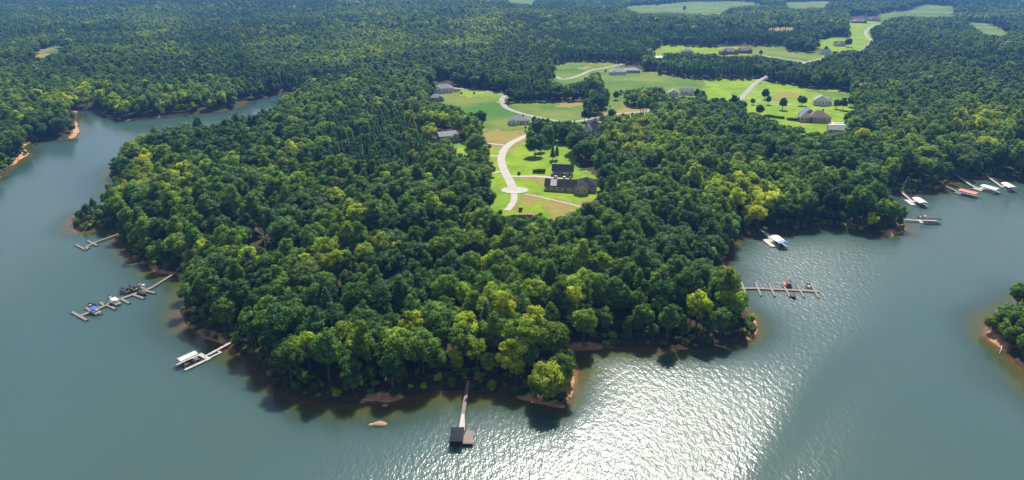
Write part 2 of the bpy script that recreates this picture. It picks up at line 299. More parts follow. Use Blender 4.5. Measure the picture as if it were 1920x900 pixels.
def water_material():
    m = bpy.data.materials.new('lake_water'); n, l = nodes_of(m); b = n['Principled BSDF']
    geo = n.new('ShaderNodeNewGeometry')
    sh = n.new('ShaderNodeAttribute'); sh.attribute_name = 'shallow'; rp = n.new('ShaderNodeAttribute'); rp.attribute_name = 'ripple'
    big = n.new('ShaderNodeTexNoise'); big.inputs['Scale'].default_value = .006; big.inputs['Detail'].default_value = 3; l.new(geo.outputs['Position'], big.inputs['Vector'])
    deep = n.new('ShaderNodeMix'); deep.data_type = 'RGBA'; deep.inputs['A'].default_value = (.036, .090, .112, 1); deep.inputs['B'].default_value = (.062, .096, .070, 1); l.new(big.outputs['Fac'], deep.inputs['Factor'])
    cr = n.new('ShaderNodeValToRGB'); e = cr.color_ramp.elements; e[0].position = .0; e[0].color = (0, 0, 0, 1); e[1].position = 1; e[1].color = (.25, .115, .04, 1)
    x = e.new(.30); x.color = (.045, .066, .024, 1); x = e.new(.75); x.color = (.085, .062, .022, 1); l.new(sh.outputs['Fac'], cr.inputs['Fac'])
    mk = n.new('ShaderNodeMapRange'); mk.inputs['From Min'].default_value = 0; mk.inputs['From Max'].default_value = .35; l.new(sh.outputs['Fac'], mk.inputs['Value'])
    mx = n.new('ShaderNodeMix'); mx.data_type = 'RGBA'; l.new(mk.outputs[0], mx.inputs['Factor']); l.new(deep.outputs['Result'], mx.inputs['A']); l.new(cr.outputs['Color'], mx.inputs['B']); l.new(mx.outputs['Result'], b.inputs['Base Color'])
    b.inputs['IOR'].default_value = 1.37; b.inputs['Specular IOR Level'].default_value = .5; b.subsurface_method = 'BURLEY'; b.inputs['Subsurface Weight'].default_value = 1.0; b.inputs['Subsurface Radius'].default_value = (1, 1, 1); b.inputs['Subsurface Scale'].default_value = 5.0
    def wave(scale, dist, rot, det=2.0):
        mp = n.new('ShaderNodeMapping'); mp.inputs['Rotation'].default_value = (0, 0, rot); mp.inputs['Scale'].default_value = (1, .55, 1); l.new(geo.outputs['Position'], mp.inputs['Vector'])
        t = n.new('ShaderNodeTexNoise'); t.inputs['Scale'].default_value = scale; t.inputs['Detail'].default_value = det; l.new(mp.outputs[0], t.inputs['Vector']); return t.outputs['Fac']
    w1 = wave(.55, 0, .6); w2 = wave(1.7, 0, -.2)
    ad = n.new('ShaderNodeMath'); ad.operation = 'MULTIPLY_ADD'; ad.inputs[1].default_value = .45; l.new(w2, ad.inputs[0]); l.new(w1, ad.inputs[2])
    bp = n.new('ShaderNodeBump'); bp.inputs['Distance'].default_value = .56
    l.new(ad.outputs[0], bp.inputs['Height']); l.new(rp.outputs['Fac'], bp.inputs['Strength']); l.new(bp.outputs[0], b.inputs['Normal'])
    rr = n.new('ShaderNodeMapRange'); rr.inputs['To Min'].default_value = .07; rr.inputs['To Max'].default_value = .48; l.new(rp.outputs['Fac'], rr.inputs['Value']); l.new(rr.outputs[0], b.inputs['Roughness'])
    return m
M['water'] = water_material()

# ------------------------------------------------------------------ helpers that make objects
def link(name, me, m=None, parent=None, loc=None):
    o = bpy.data.objects.new(name, me); C.objects.link(o)
    if me is not None and m is not None and not me.materials: me.materials.append(M[m] if isinstance(m, str) else m)
    if parent is not None: o.parent = parent
    if loc is not None: o.location = loc
    return o
def tag(o, label, cat=None, group=None, kind=None):
    o['label'] = label
    if cat: o['category'] = cat
    if group: o['group'] = group
    if kind: o['kind'] = kind
    return o
def thing(name, label, cat, loc, rotz=0, group=None):
    o = bpy.data.objects.new(name, None); C.objects.link(o); o.empty_display_size = .5
    o.location = loc; o.rotation_euler = (0, 0, rotz); return tag(o, label, cat, group)
def mesh(name, V, F, m=None, smooth=False):
    me = bpy.data.meshes.new(name); me.from_pydata([tuple(v) for v in V], [], [tuple(f) for f in F])
    if smooth: me.polygons.foreach_set('use_smooth', [True] * len(me.polygons))
    if m: me.materials.append(M[m])
    me.update(); return me
class B:
    """collects pieces of ONE part"""
    def __init__(s): s.V = []; s.F = []
    def add(s, V, F):
        o = len(s.V); s.V += [tuple(v) for v in V]; s.F += [tuple(i + o for i in f) for f in F]; return s
    def box(s, x0, x1, y0, y1, z0, z1):
        return s.add([(x0, y0, z0), (x1, y0, z0), (x1, y1, z0), (x0, y1, z0), (x0, y0, z1), (x1, y0, z1), (x1, y1, z1), (x0, y1, z1)],
                     [(3, 2, 1, 0), (4, 5, 6, 7), (0, 1, 5, 4), (1, 2, 6, 5), (2, 3, 7, 6), (3, 0, 4, 7)])
    def bar(s, a, b, w, z0, z1):
        """level bar between two plan points"""
        dx, dy = b[0] - a[0], b[1] - a[1]; L = math.hypot(dx, dy) or 1; nx, ny = -dy / L * w / 2, dx / L * w / 2
        za = a[2] if len(a) > 2 else 0; zb = b[2] if len(b) > 2 else 0
        P = [(a[0] + nx, a[1] + ny, za), (a[0] - nx, a[1] - ny, za), (b[0] - nx, b[1] - ny, zb), (b[0] + nx, b[1] + ny, zb)]
        return s.add([(x, y, z + z0) for x, y, z in P] + [(x, y, z + z1) for x, y, z in P], [(3, 2, 1, 0), (4, 5, 6, 7), (0, 1, 5, 4), (1, 2, 6, 5), (2, 3, 7, 6), (3, 0, 4, 7)])
    def tube(s, a, b, r0, r1, n=6):
        a, b = Vector(a), Vector(b); d = (b - a).normalized(); t = d.orthogonal().normalized(); q = d.cross(t)
        V = [a + (t * math.cos(k * 2 * math.pi / n) + q * math.sin(k * 2 * math.pi / n)) * r0 for k in range(n)] + [b + (t * math.cos(k * 2 * math.pi / n) + q * math.sin(k * 2 * math.pi / n)) * r1 for k in range(n)]
        return s.add(V, [(k, (k + 1) % n, n + (k + 1) % n, n + k) for k in range(n)] + [tuple(range(n))[::-1], tuple(range(n, 2 * n))])
    def prism(s, prof, axis, a, b):
        """extrude a closed profile (p, z) along x or y"""
        n = len(prof); f = (lambda p, q, z: (q, p, z)) if axis == 'x' else (lambda p, q, z: (p, q, z))
        V = [f(p, a, z) for p, z in prof] + [f(p, b, z) for p, z in prof]
        F = [(k, (k + 1) % n, n + (k + 1) % n, n + k) for k in range(n)] + [tuple(range(n))[::-1], tuple(range(n, 2 * n))]
        return s.add(V, F)
    def build(s, name, m, parent=None, smooth=False): return link(name, mesh(name, s.V, s.F, m, smooth), None, parent)

# ------------------------------------------------------------------ terrain and lake
nx, ny = len(XS), len(YS)
idx = np.arange(nx * ny).reshape(ny, nx)
quads = np.stack([idx[:-1, :-1], idx[:-1, 1:], idx[1:, 1:], idx[1:, :-1]], -1).reshape(-1, 4)
def visible_class(x, y, z, heights=(0, 5, 10, 15)):
    """cover class at a ground point: open land also where the photo looks over it at open land behind"""
    out = np.zeros(np.shape(x), np.uint8)
    for h in heights:
        u, v = project(x, y, z + h); i = np.round(v + 10).astype(int); j = np.round(u + 40).astype(int)
        ok = (i >= 0) & (i < 930) & (j >= 0) & (j < 2000)
        c = np.where(ok, cls[np.clip(i, 0, 929), np.clip(j, 0, 1999)], 0)
        out = np.where((out == 0) & (c > 0), c, out)
    return out
jx, jy = 14 * (vnoise(px, py, 16, 51) - .5) + 7 * (vnoise(px, py, 6, 53) - .5), 34 * (vnoise(px, py, 22, 52) - .5) + 12 * (vnoise(px, py, 7, 54) - .5)
gc = np.where(SD > 2, visible_class(px + jx, py + jy, HH), 0)
gc = np.where(gc == 0, np.where(SD > 2, visible_class(px, py, HH), 0), gc)
gc[py < 100] = 0
# a far patchwork of fields continues outside the photo's view
def grid_mesh(name, zv, keep):
    me = bpy.data.meshes.new(name)
    q = quads[keep]; used = np.unique(q); remap = np.full(nx * ny, -1); remap[used] = np.arange(len(used)); q = remap[q]
    V = np.stack([px[used], py[used], zv[used]], -1)
    me.vertices.add(len(V)); me.vertices.foreach_set('co', V.ravel()); me.loops.add(q.size); me.loops.foreach_set('vertex_index', q.ravel().astype(np.int32))
    me.polygons.add(len(q)); me.polygons.foreach_set('loop_start', np.arange(0, q.size, 4, dtype=np.int32)); me.polygons.foreach_set('use_smooth', np.ones(len(q), bool)); me.update(); me.validate()
    return me, used
me, used = grid_mesh('terrain', HH, SD[quads].max(1) > -30)
cov = np.zeros((len(used), 4), np.float32); cov[:, 3] = 1
for k in (1, 2, 3): cov[:, k - 1] = gc[used] == k
ca = me.attributes.new('cover', 'FLOAT_COLOR', 'POINT'); ca.data.foreach_set('color', cov.ravel())
clay = np.clip(1.0 - (SD[used] - .3) / (1.2 + 4 * vnoise(px[used], py[used], 23, 9) ** 2), 0, 1).astype(np.float32)
clay *= np.clip((vnoise(px[used], py[used], 34, 61) * .7 + vnoise(px[used], py[used], 9, 62) * .5 - .58) / .22, .0, 1) .astype(np.float32)
cu, cv = project(px[used], py[used], HH[used])
bare = sum(np.exp(-(((cu - a) / r) ** 2 + ((cv - b) / (r * .6)) ** 2)) for a, b, r in ((1070, 720, 40), (1090, 658, 40), (1415, 618, 30), (1868, 640, 34), (1690, 432, 34), (50, 292, 40), (147, 250, 22), (720, 755, 40), (990, 752, 26), (1358, 495, 24), (400, 640, 40)))
clay = np.maximum(clay, np.clip(bare * 1.4, 0, 1) * np.clip(1.3 - SD[used] / 5.5, 0, 1)).astype(np.float32)
a = me.attributes.new('clay', 'FLOAT', 'POINT'); a.data.foreach_set('value', clay)
tag(link('terrain', me, 'terrain'), 'wooded land with lawns, fields and an orange clay bank at the lake', kind='structure')

me, used = grid_mesh('lake', np.zeros(nx * ny), SD[quads].min(1) < 8)
wx, wy, wd = px[used], py[used], -SD[used]
reach = 1.6 + 6.5 * vnoise(wx, wy, 38, 11)
u_, v_ = project(wx, wy, 0 * wx)
tip = np.exp(-(((u_ - 1090) / 60) ** 2 + ((v_ - 700) / 30) ** 2)) + .9 * np.exp(-(((u_ - 1850) / 55) ** 2 + ((v_ - 660) / 60) ** 2)) + .8 * np.exp(-(((u_ - 715) / 28) ** 2 + ((v_ - 775) / 16) ** 2)) + .7 * np.exp(-(((u_ - 245) / 30) ** 2 + ((v_ - 470) / 18) ** 2)) + .5 * np.exp(-(((u_ - 160) / 40) ** 2 + ((v_ - 425) / 22) ** 2))
shallow = np.clip(np.exp(-np.maximum(wd, 0) / reach) * .95 + .22 * tip * np.exp(-np.maximum(wd, 0) / 22), 0, 1)
a = me.attributes.new('shallow', 'FLOAT', 'POINT'); a.data.foreach_set('value', shallow.astype(np.float32))
# wind: rough open water to the right, a calm lee round the wooded point, and one slick lane
open_ = 1 / (1 + np.exp(-((u_ - 760) + (v_ - 760) * 1.2) / 90.0)) * np.where(v_ > 150, 1, 0) * (1 - .82 / (1 + np.exp(-((u_ - 1570) - (700 - v_) * .6) / 60.0)))
lee = 1 - np.exp(-np.maximum(wd - 4, 0) / np.where(u_ > 1080, 14, 34))
lane = segdist(wx, wy, [ray_xy(*p, 0) for p in ((1370, 960), (1430, 900), (1485, 820), (1535, 740), (1590, 680), (1650, 636), (1730, 596), (1840, 550))], False)
slick = np.exp(-(lane / (4.0 + .018 * wy)) ** 2) * np.clip((v_ - 560) / 130, .12, 1)
ripple = np.clip(.10 + .55 * open_ * lee * (1 - .78 * slick) * (.9 + .2 * vnoise(wx, wy, 60, 13)), .04, 1)
a = me.attributes.new('ripple', 'FLOAT', 'POINT'); a.data.foreach_set('value', ripple.astype(np.float32))
tag(link('lake', me, 'water'), 'calm teal lake with a rippled sunlit reach', kind='structure')

# roads
for nm, w, lab, Q in roads_w:
    V = []; F = []
    for i, (x, y) in enumerate(Q):
        x0, y0 = Q[max(i - 1, 0)]; x1, y1 = Q[min(i + 1, len(Q) - 1)]; L = math.hypot(x1 - x0, y1 - y0); ax, ay = -(y1 - y0) / L, (x1 - x0) / L
        hs = [ground(x + ax * s * w / 2, y + ay * s * w / 2) for s in (-1, 0, 1)]
        zt = (max(hs) + sum(hs) / 3) / 2 + .16
        V += [(x + ax * w / 2, y + ay * w / 2, zt), (x - ax * w / 2, y - ay * w / 2, zt), (x - ax * (w / 2 + .5), y - ay * (w / 2 + .5), zt - .7), (x + ax * (w / 2 + .5), y + ay * (w / 2 + .5), zt - .7)]
        if i:
            o = 4 * i
            for k in range(4): F.append((o - 4 + k, o - 4 + (k + 1) % 4, o + (k + 1) % 4, o + k))
    z = 0.02 * len(nm)
    tag(link(nm, mesh(nm, V, F, 'asphalt' if 'grey lane' in lab or 'thin pale' in lab else 'concrete')), lab, kind='structure')
# turning circle
cx, cyy, cz = at(965, 357); V = [(cx, cyy, 0)]
for k in range(28):
    t = k * math.pi / 14; r = 8.6 * (1 + .06 * math.cos(2 * t)); V.append((cx + r * math.cos(t), cyy + r * .92 * math.sin(t), 0))
zt = max(ground(x, y) for x, y, _ in V) + .22
Vt = [(x, y, zt) for x, y, _ in V] + [(x, y, zt - 1.4) for x, y, _ in V[1:]]
tag(link('turning_circle', mesh('turning_circle', Vt, [(0, k, k % 28 + 1) for k in range(1, 29)] + [(k, k + 28, (k % 28) + 29, k % 28 + 1) for k in range(1, 29)], 'concrete')), 'round pale concrete turning circle at the end of the lane', kind='structure')


# ------------------------------------------------------------------ trees
def leaf_quads(g, c, nrm, half, jit):
    """bent quads at centres c facing roughly nrm"""
    n = len(c); nn = nrm + g.normal(0, jit, (n, 3)); nn /= np.linalg.norm(nn, axis=1, keepdims=True)
    r = g.normal(0, 1, (n, 3)); t = np.cross(nn, r); t /= np.linalg.norm(t, axis=1, keepdims=True); q = np.cross(nn, t)
    h = half * g.uniform(.65, 1.35, (n, 1)); w = h * g.uniform(.55, .95, (n, 1))
    bend = nn * h * g.uniform(-.25, .25, (n, 1))
    V = np.stack([c - t * h + bend, c - q * w, c + t * h + bend, c + q * w], 1).reshape(-1, 3)
    return V, np.arange(4 * n).reshape(n, 4)
ICO_V = None
def ico():
    global ICO_V
    if ICO_V is None:
        import bmesh
        bm = bmesh.new(); bmesh.ops.create_icosphere(bm, subdivisions=2, radius=1)
        ICO_V = (np.array([v.co[:] for v in bm.verts]), np.array([[v.index for v in f.verts] for f in bm.faces])); bm.free()
    return ICO_V
def crown_arrays(seed, shape):
    """shape: dict(h total height, r crown radius, base crown base, top rounding, lobes, lr lobe radius, leaf half size, dens)"""
    g = np.random.default_rng(seed); Rc, z0, z1 = shape['r'], shape['base'], shape['h']
    cz, rz = (z0 + z1) / 2, (z1 - z0) / 2
    L = []; tries = 0
    while len(L) < shape['lobes'] and tries < 4000:
        tries += 1
        d = g.normal(0, 1, 3); d /= np.linalg.norm(d)
        if d[2] < -.75: continue
        f = g.uniform(.62, .90) * (1.0 if d[2] > -.1 else .9)
        squash = 1 - shape.get('taper', 0) * max(0, d[2])
        p = np.array([d[0] * (Rc - .6) * f * squash, d[1] * (Rc - .6) * f * squash, cz + d[2] * (rz - .5) * f])
        r = shape['lr'] * g.uniform(.72, 1.3)
        if all(np.linalg.norm(p - q) > .62 * (r + s) * .95 for q, s, _ in L): L.append((p, r, g.uniform()))
    L.append((np.array([0, 0, cz]), min(Rc, rz) * .5, .3))
    Vs, Fs, lvs = [], [], []; off = 0; iv, if_ = ico()
    for p, r, lv in L:
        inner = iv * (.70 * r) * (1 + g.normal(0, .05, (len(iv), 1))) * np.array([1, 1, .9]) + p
        Vs.append(inner); Fs += (if_ + off).tolist(); off += len(iv); lvs += [lv * .6] * len(if_)  # opaque lobe core added to block light, coloured darker than the leaves
        n = int(shape['dens'] * 4 * math.pi * r * r)
        d = g.normal(0, 1, (n, 3)); d /= np.linalg.norm(d, axis=1, keepdims=True)
        c = p + d * r * g.uniform(.82, 1.10, (n, 1)) * np.array([1, 1, .9])
        keep = np.ones(n, bool)
        for p2, r2, _ in L:
            if p2 is not p: keep &= np.linalg.norm(c - p2, axis=1) > r2 * .8
        c, d = c[keep], d[keep]
        if not len(c): continue
        v, f = leaf_quads(g, c, d, shape['leaf'], .32)
        Vs.append(v); Fs += (f + off).tolist(); off += len(v); lvs += np.clip(lv + g.normal(0, .22, len(f)), 0, 1).tolist()
    return np.concatenate(Vs), Fs, lvs, L
def trunk_arrays(seed, shape, lobes):
    g = random.Random(seed); b = B(); ht = shape['base'] + (shape['h'] - shape['base']) * .5; r0 = .022 * shape['h']
    pts = [Vector((0, 0, -1.0))]; k = 5
    for i in range(1, k + 1): pts.append(Vector((g.uniform(-.25, .25), g.uniform(-.25, .25), ht * i / k)))
    for i in range(k): b.tube(pts[i], pts[i + 1], r0 * (1 - .13 * i) * (1.25 if i == 0 else 1), r0 * (1 - .13 * (i + 1)), 7)
    for j, (p, r, _) in enumerate(lobes[:7]):
        s = pts[3 + j % 3]; b.tube(s, Vector(p) * .96, r0 * .42, r0 * .12, 5)
    return np.array(b.V), b.F
def pine_arrays(seed, shape):
    g = np.random.default_rng(seed); h, z0, Rc = shape['h'], shape['base'], shape['r']; cs, ns, lv = [], [], []
    tiers = shape['tiers']
    for i in range(tiers):
        f = i / (tiers - 1); z = z0 + (h - z0) * f; rr = Rc * (1 - f) ** .75 * g.uniform(.85, 1.1) + .25; nb = max(4, int(9 * (1 - f) + 3)); a0 = g.uniform(0, 6)
        for k in range(nb):
            a = a0 + k * 2 * math.pi / nb + g.uniform(-.2, .2); ln = rr * g.uniform(.75, 1.15); m = max(3, int(ln / .20)); lvk = g.uniform()
            for s in np.linspace(.25, 1, m):
                for _ in range(2):
                    cs.append((math.cos(a) * ln * s + g.normal(0, .16), math.sin(a) * ln * s + g.normal(0, .16), z + ln * (.18 * s - .30 * s * s) + g.normal(0, .14)))
                    ns.append((math.cos(a) * .6, math.sin(a) * .6, .8)); lv.append(min(1, max(0, lvk + g.normal(0, .2))))
    V, F = leaf_quads(g, np.array(cs), np.array(ns), shape['leaf'], .5)
    core = []; cf = []                                   # slim solid heart, coloured darker than most needles
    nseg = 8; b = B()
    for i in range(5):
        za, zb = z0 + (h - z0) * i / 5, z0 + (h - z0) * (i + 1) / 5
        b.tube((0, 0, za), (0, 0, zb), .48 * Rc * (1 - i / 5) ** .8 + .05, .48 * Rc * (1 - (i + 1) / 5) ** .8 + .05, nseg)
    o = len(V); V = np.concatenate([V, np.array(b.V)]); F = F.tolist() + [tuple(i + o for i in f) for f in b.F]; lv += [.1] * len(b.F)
    return V, F, lv
def pack(name, V, F, lv, mats, midx=None):
    me = bpy.data.meshes.new(name); me.from_pydata([tuple(v) for v in V], [], [tuple(f) for f in F])
    for m in mats: me.materials.append(M[m])
    a = me.attributes.new('lv', 'FLOAT', 'FACE'); a.data.foreach_set('value', np.array(lv, np.float32))
    if midx is not None: me.polygons.foreach_set('material_index', np.array(midx, np.int32))
    me.update(); return me
BROAD, PINE, SHRUB, LAWN = [], [], [], []                          # (crown mesh, trunk mesh, whole mesh, height)
shapes = [dict(h=20, r=5.6, base=5.5, lobes=26, lr=2.0, leaf=.42, dens=2.3), dict(h=22, r=5.0, base=5, lobes=26, lr=1.8, leaf=.40, dens=2.4, taper=.25), dict(h=18, r=6.2, base=5.5, lobes=28, lr=2.1, leaf=.42, dens=2.3),
          dict(h=21, r=5.3, base=4, lobes=28, lr=1.7, leaf=.38, dens=2.6), dict(h=19, r=5.0, base=4.5, lobes=20, lr=2.2, leaf=.44, dens=2.2), dict(h=23, r=4.4, base=5, lobes=24, lr=1.7, leaf=.40, dens=2.4, taper=.35),
          dict(h=17, r=5.2, base=4, lobes=24, lr=1.8, leaf=.40, dens=2.4), dict(h=20, r=5.9, base=5, lobes=34, lr=1.6, leaf=.36, dens=2.7),
          dict(h=22, r=5.4, base=7, lobes=13, lr=1.7, leaf=.40, dens=2.2), dict(h=22, r=4.4, base=5, lobes=24, lr=1.6, leaf=.38, dens=2.4, taper=.4), dict(h=16, r=5.6, base=3, lobes=18, lr=1.6, leaf=.38, dens=2.3), dict(h=21, r=4.8, base=6, lobes=15, lr=2.0, leaf=.42, dens=2.0, taper=.2)]
for i, s in enumerate(shapes):
    V, F, lv, L = crown_arrays(100 + i, s); tv, tf = trunk_arrays(200 + i, s, L)
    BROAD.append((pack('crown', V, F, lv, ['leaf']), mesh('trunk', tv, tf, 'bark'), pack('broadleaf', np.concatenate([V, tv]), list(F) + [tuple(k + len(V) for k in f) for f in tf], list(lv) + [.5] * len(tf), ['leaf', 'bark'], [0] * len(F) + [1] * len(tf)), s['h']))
for i, s in enumerate([dict(h=15, r=5.4, base=1.4, lobes=34, lr=1.7, leaf=.36, dens=2.6), dict(h=17, r=5.0, base=1.6, lobes=34, lr=1.6, leaf=.36, dens=2.6, taper=.3), dict(h=14, r=4.6, base=1.2, lobes=28, lr=1.6, leaf=.36, dens=2.6)]):
    V, F, lv, L = crown_arrays(150 + i, s); tv, tf = trunk_arrays(250 + i, s, L); LAWN.append((pack('crown', V, F, lv, ['leaf']), mesh('trunk', tv, tf, 'bark'), None, s['h']))
for i, s in enumerate([dict(h=20, r=3.0, base=5, tiers=15, leaf=.42), dict(h=18, r=2.7, base=3.5, tiers=14, leaf=.40), dict(h=22, r=3.2, base=8, tiers=13, leaf=.44)]):
    V, F, lv = pine_arrays(300 + i, s); b = B()
    for k in range(4): b.tube((0, 0, -1 + (s['h'] + 0) * k / 4), (0, 0, -1 + s['h'] * (k + 1) / 4), .26 * (1 - k / 4.4), .26 * (1 - (k + 1) / 4.4), 6)
    tv, tf = np.array(b.V), b.F
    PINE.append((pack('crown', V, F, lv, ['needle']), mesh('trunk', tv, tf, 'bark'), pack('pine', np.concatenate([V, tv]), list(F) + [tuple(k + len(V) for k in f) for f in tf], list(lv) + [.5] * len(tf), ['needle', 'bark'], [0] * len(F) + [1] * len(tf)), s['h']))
for i, s in enumerate([dict(h=3.4, r=2.0, base=-.3, lobes=9, lr=.95, leaf=.30, dens=3.2), dict(h=2.4, r=1.7, base=-.3, lobes=8, lr=.8, leaf=.28, dens=3.4)]):
    V, F, lv, L = crown_arrays(400 + i, s); SHRUB.append(pack('foliage', V, F, lv, ['leaf']))

# where trees cannot stand because the photo shows something else there
block = cls > 0
HOUSE_BOXES = [(1030, 306, 1124, 372), (948, 210, 997, 238), (815, 238, 862, 268), (1086, 230, 1126, 256), (813, 150, 852, 172), (1143, 121, 1202, 142), (1248, 158, 1304, 182), (1344, 84, 1414, 104),
    (1555, 68, 1588, 88), (1536, 88, 1556, 104), (1592, 30, 1656, 46), (1500, 178, 1590, 248), (1228, 103, 1242, 112), (1040, 112, 1050, 118), (484, 440, 520, 470)]
for a_, b_, c_, d_ in HOUSE_BOXES: block[b_ + 10:d_ + 10, a_ + 40:c_ + 40] = True
def blocked(x, y, z, side=0.0):
    u, v = project(x + side + 9 * (vnoise(x, y, 19, 81) - .5), y + 16 * (vnoise(x, y, 23, 82) - .5), z); i = np.round(v + 10).astype(int); j = np.round(u + 40).astype(int)
    ok = (i >= 0) & (i < 930) & (j >= 0) & (j < 2000)
    return np.where(ok, block[np.clip(i, 0, 929), np.clip(j, 0, 1999)], False)
def lattice(y0, y1, step, wide):
    ys = np.arange(y0, y1, step * .92); out = []
    for k, y in enumerate(ys):
        w = wide * y + 110; xs = np.arange(-w, w, step) + (k % 2) * step / 2
        out.append(np.stack([xs, np.full(len(xs), y)], -1))
    P = np.concatenate(out); return P + rng.uniform(-.42, .42, P.shape) * step
bands = [(lattice(172, 700, 7.2, .88), .86), (lattice(700, 1500, 8.2, .84), .92), (lattice(1500, 3900, 12.0, .80), 1.15)]
TX = np.concatenate([b[0] for b in bands]); TS = np.concatenate([np.full(len(b[0]), b[1]) for b in bands])
tx, ty = TX[:, 0], TX[:, 1]; sd = gsample(SDg, tx, ty)
ok = sd > 1.4 + 2.5 * vnoise(tx, ty, 17, 21)
tx, ty, TS, sd = tx[ok], ty[ok], TS[ok], sd[ok]
tz = gsample(HHg, tx, ty)
ok = ~blocked(tx, ty, tz) & ~((vnoise(tx, ty, 21, 71) > .80) & (rng.random(len(tx)) < .6))
for nm, w, lab, Q in roads_w:
    near = (tx > min(p[0] for p in Q) - 12) & (tx < max(p[0] for p in Q) + 12) & (ty > min(p[1] for p in Q) - 12) & (ty < max(p[1] for p in Q) + 12)
    i = np.nonzero(near)[0]; ok[i] &= segdist(tx[i], ty[i], Q, False) > w / 2 + 4
tx, ty, tz, TS, sd = tx[ok], ty[ok], tz[ok], TS[ok], sd[ok]
n = len(tx); u0, v0 = project(tx, ty, tz + 14)
PINE_ZONES = [[(560, 222), (700, 196), (790, 206), (805, 262), (790, 318), (700, 322), (610, 275)], [(955, 150), (1150, 150), (1150, 196), (955, 200)], [(1236, 98), (1420, 100), (1420, 150), (1236, 150)], [(1000, 60), (1500, 50), (1500, 84), (1000, 120)],
              [(985, 128), (1045, 128), (1045, 156), (985, 156)]]
pz = np.zeros(n, bool)
for z in PINE_ZONES: pz |= inpoly(u0, v0, z)
is_pine = np.where(pz, rng.random(n) < .8, (vnoise(tx, ty, 210, 31) > .68) & (ty > 650) & (rng.random(n) < .7)) | (rng.random(n) < .02)
hs = np.where(is_pine, rng.uniform(.72, 1.05, n), rng.uniform(.62, 1.22, n)) * TS * (1 + .14 * (vnoise(tx, ty, 60, 33) - .5))
hs = np.where(ty > 650, hs * .45 + .55 * .92 * TS, hs)
hs *= np.where(sd < 9, rng.uniform(.6, .95, n), 1)
hs *= np.where(np.hypot(u0 - 165, v0 - 408) < 50, .5, 1) * np.where((u0 > 1820) & (v0 > 480), .72, 1)
variant = np.where(is_pine, 12 + rng.integers(0, 3, n), rng.integers(0, 12, n))
HT = np.array([b[3] for b in BROAD] + [p[3] for p in PINE], float)
for _ in range(6):                                      # lower trees stand at the near edge of every clearing
    top = np.zeros(n, bool)
    for f in (.5, .8, 1.0): top |= blocked(tx, ty, tz + HT[variant] * hs * f)
    for s in (-5, 5):
        for f in (.45, .8): top |= blocked(tx, ty, tz + HT[variant] * hs * f, s * hs)
    hs = np.where(top, hs * .76, hs)
ok = ~(top & (hs < .2)); 
SPOTS = [(255, 330, 44), (190, 402, 46), (1400, 372, 46), (1425, 385, 30), (1655, 402, 36), (1445, 360, 30), (340, 332, 52), (268, 300, 30), (440, 462, 46), (415, 575, 28), (640, 625, 26), (762, 640, 22), (905, 480, 28), (965, 500, 34), (935, 560, 32), (872, 640, 30), (955, 650, 46), (1028, 690, 46), (1080, 530, 40), (1330, 330, 60), (1392, 372, 48), (1660, 400, 38),
         (1490, 352, 46), (1700, 252, 70), (1860, 222, 70), (815, 232, 46), (875, 240, 40), (1240, 245, 70), (1170, 260, 50), (1385, 585, 26), (1390, 540, 22), (205, 400, 40), (140, 170, 40), (215, 195, 26), (500, 330, 40), (1000, 515, 30), (700, 590, 14), (1885, 600, 60), (1300, 560, 20), (250, 220, 26), (700, 60, 80), (900, 55, 60), (300, 70, 60)]
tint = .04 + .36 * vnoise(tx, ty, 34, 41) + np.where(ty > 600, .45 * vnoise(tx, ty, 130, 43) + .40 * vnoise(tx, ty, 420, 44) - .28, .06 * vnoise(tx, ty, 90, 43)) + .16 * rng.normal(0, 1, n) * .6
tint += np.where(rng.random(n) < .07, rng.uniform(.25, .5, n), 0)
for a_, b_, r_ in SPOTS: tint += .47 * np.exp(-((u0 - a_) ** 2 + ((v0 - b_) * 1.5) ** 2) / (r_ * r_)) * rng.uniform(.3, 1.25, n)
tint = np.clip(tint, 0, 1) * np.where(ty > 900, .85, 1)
rotz = rng.uniform(0, 6.283, n)
tx, ty, tz, hs, variant, tint, rotz, is_pine, u0, v0, sd = (q[ok] for q in (tx, ty, tz, hs, variant, tint, rotz, is_pine, u0, v0, sd))
# close-set belts between the meadows
for (ua, va), (ub, vb), m_, h_ in (((962, 191), (1100, 188), 46, .60), ((962, 187), (1098, 184), 40, .56), ((984, 153), (1040, 151), 18, .55), ((1108, 188), (1136, 190), 8, .8)):
    for k in range(m_):
        f = (k + rng.uniform(.1, .9)) / m_; x, y, z = at(ua + (ub - ua) * f, va + (vb - va) * f + rng.uniform(-1, 1))
        tx, ty, tz, hs = np.append(tx, x), np.append(ty, y), np.append(tz, z), np.append(hs, h_ * rng.uniform(.82, 1.12)); variant = np.append(variant, 12 + k % 3 if k % 2 else k % 12); tint = np.append(tint, rng.uniform(0, .1)); rotz = np.append(rotz, rng.uniform(0, 6.28))
        is_pine = np.append(is_pine, True); sd = np.append(sd, 100.0); uu, vv_ = project(x, y, z + 8); u0, v0 = np.append(u0, uu), np.append(v0, vv_)
n = len(tx)

def one_tree(name, kind, k, loc, scale, rz, tnt, label, group, widen=1.0):
    t = thing(name, label, 'tree', loc, rz, group); wob = 1 + .2 * math.sin(loc[0] * 7.3); t.scale = (scale * widen * wob, scale * widen / wob, scale)
    src = {'broad': BROAD, 'lawn': LAWN, 'pine': PINE}[kind][k]
    link('trunk', src[1], None, t)
    c = link('crown', src[0], None, t); c['tint'] = float(tnt)
    return t
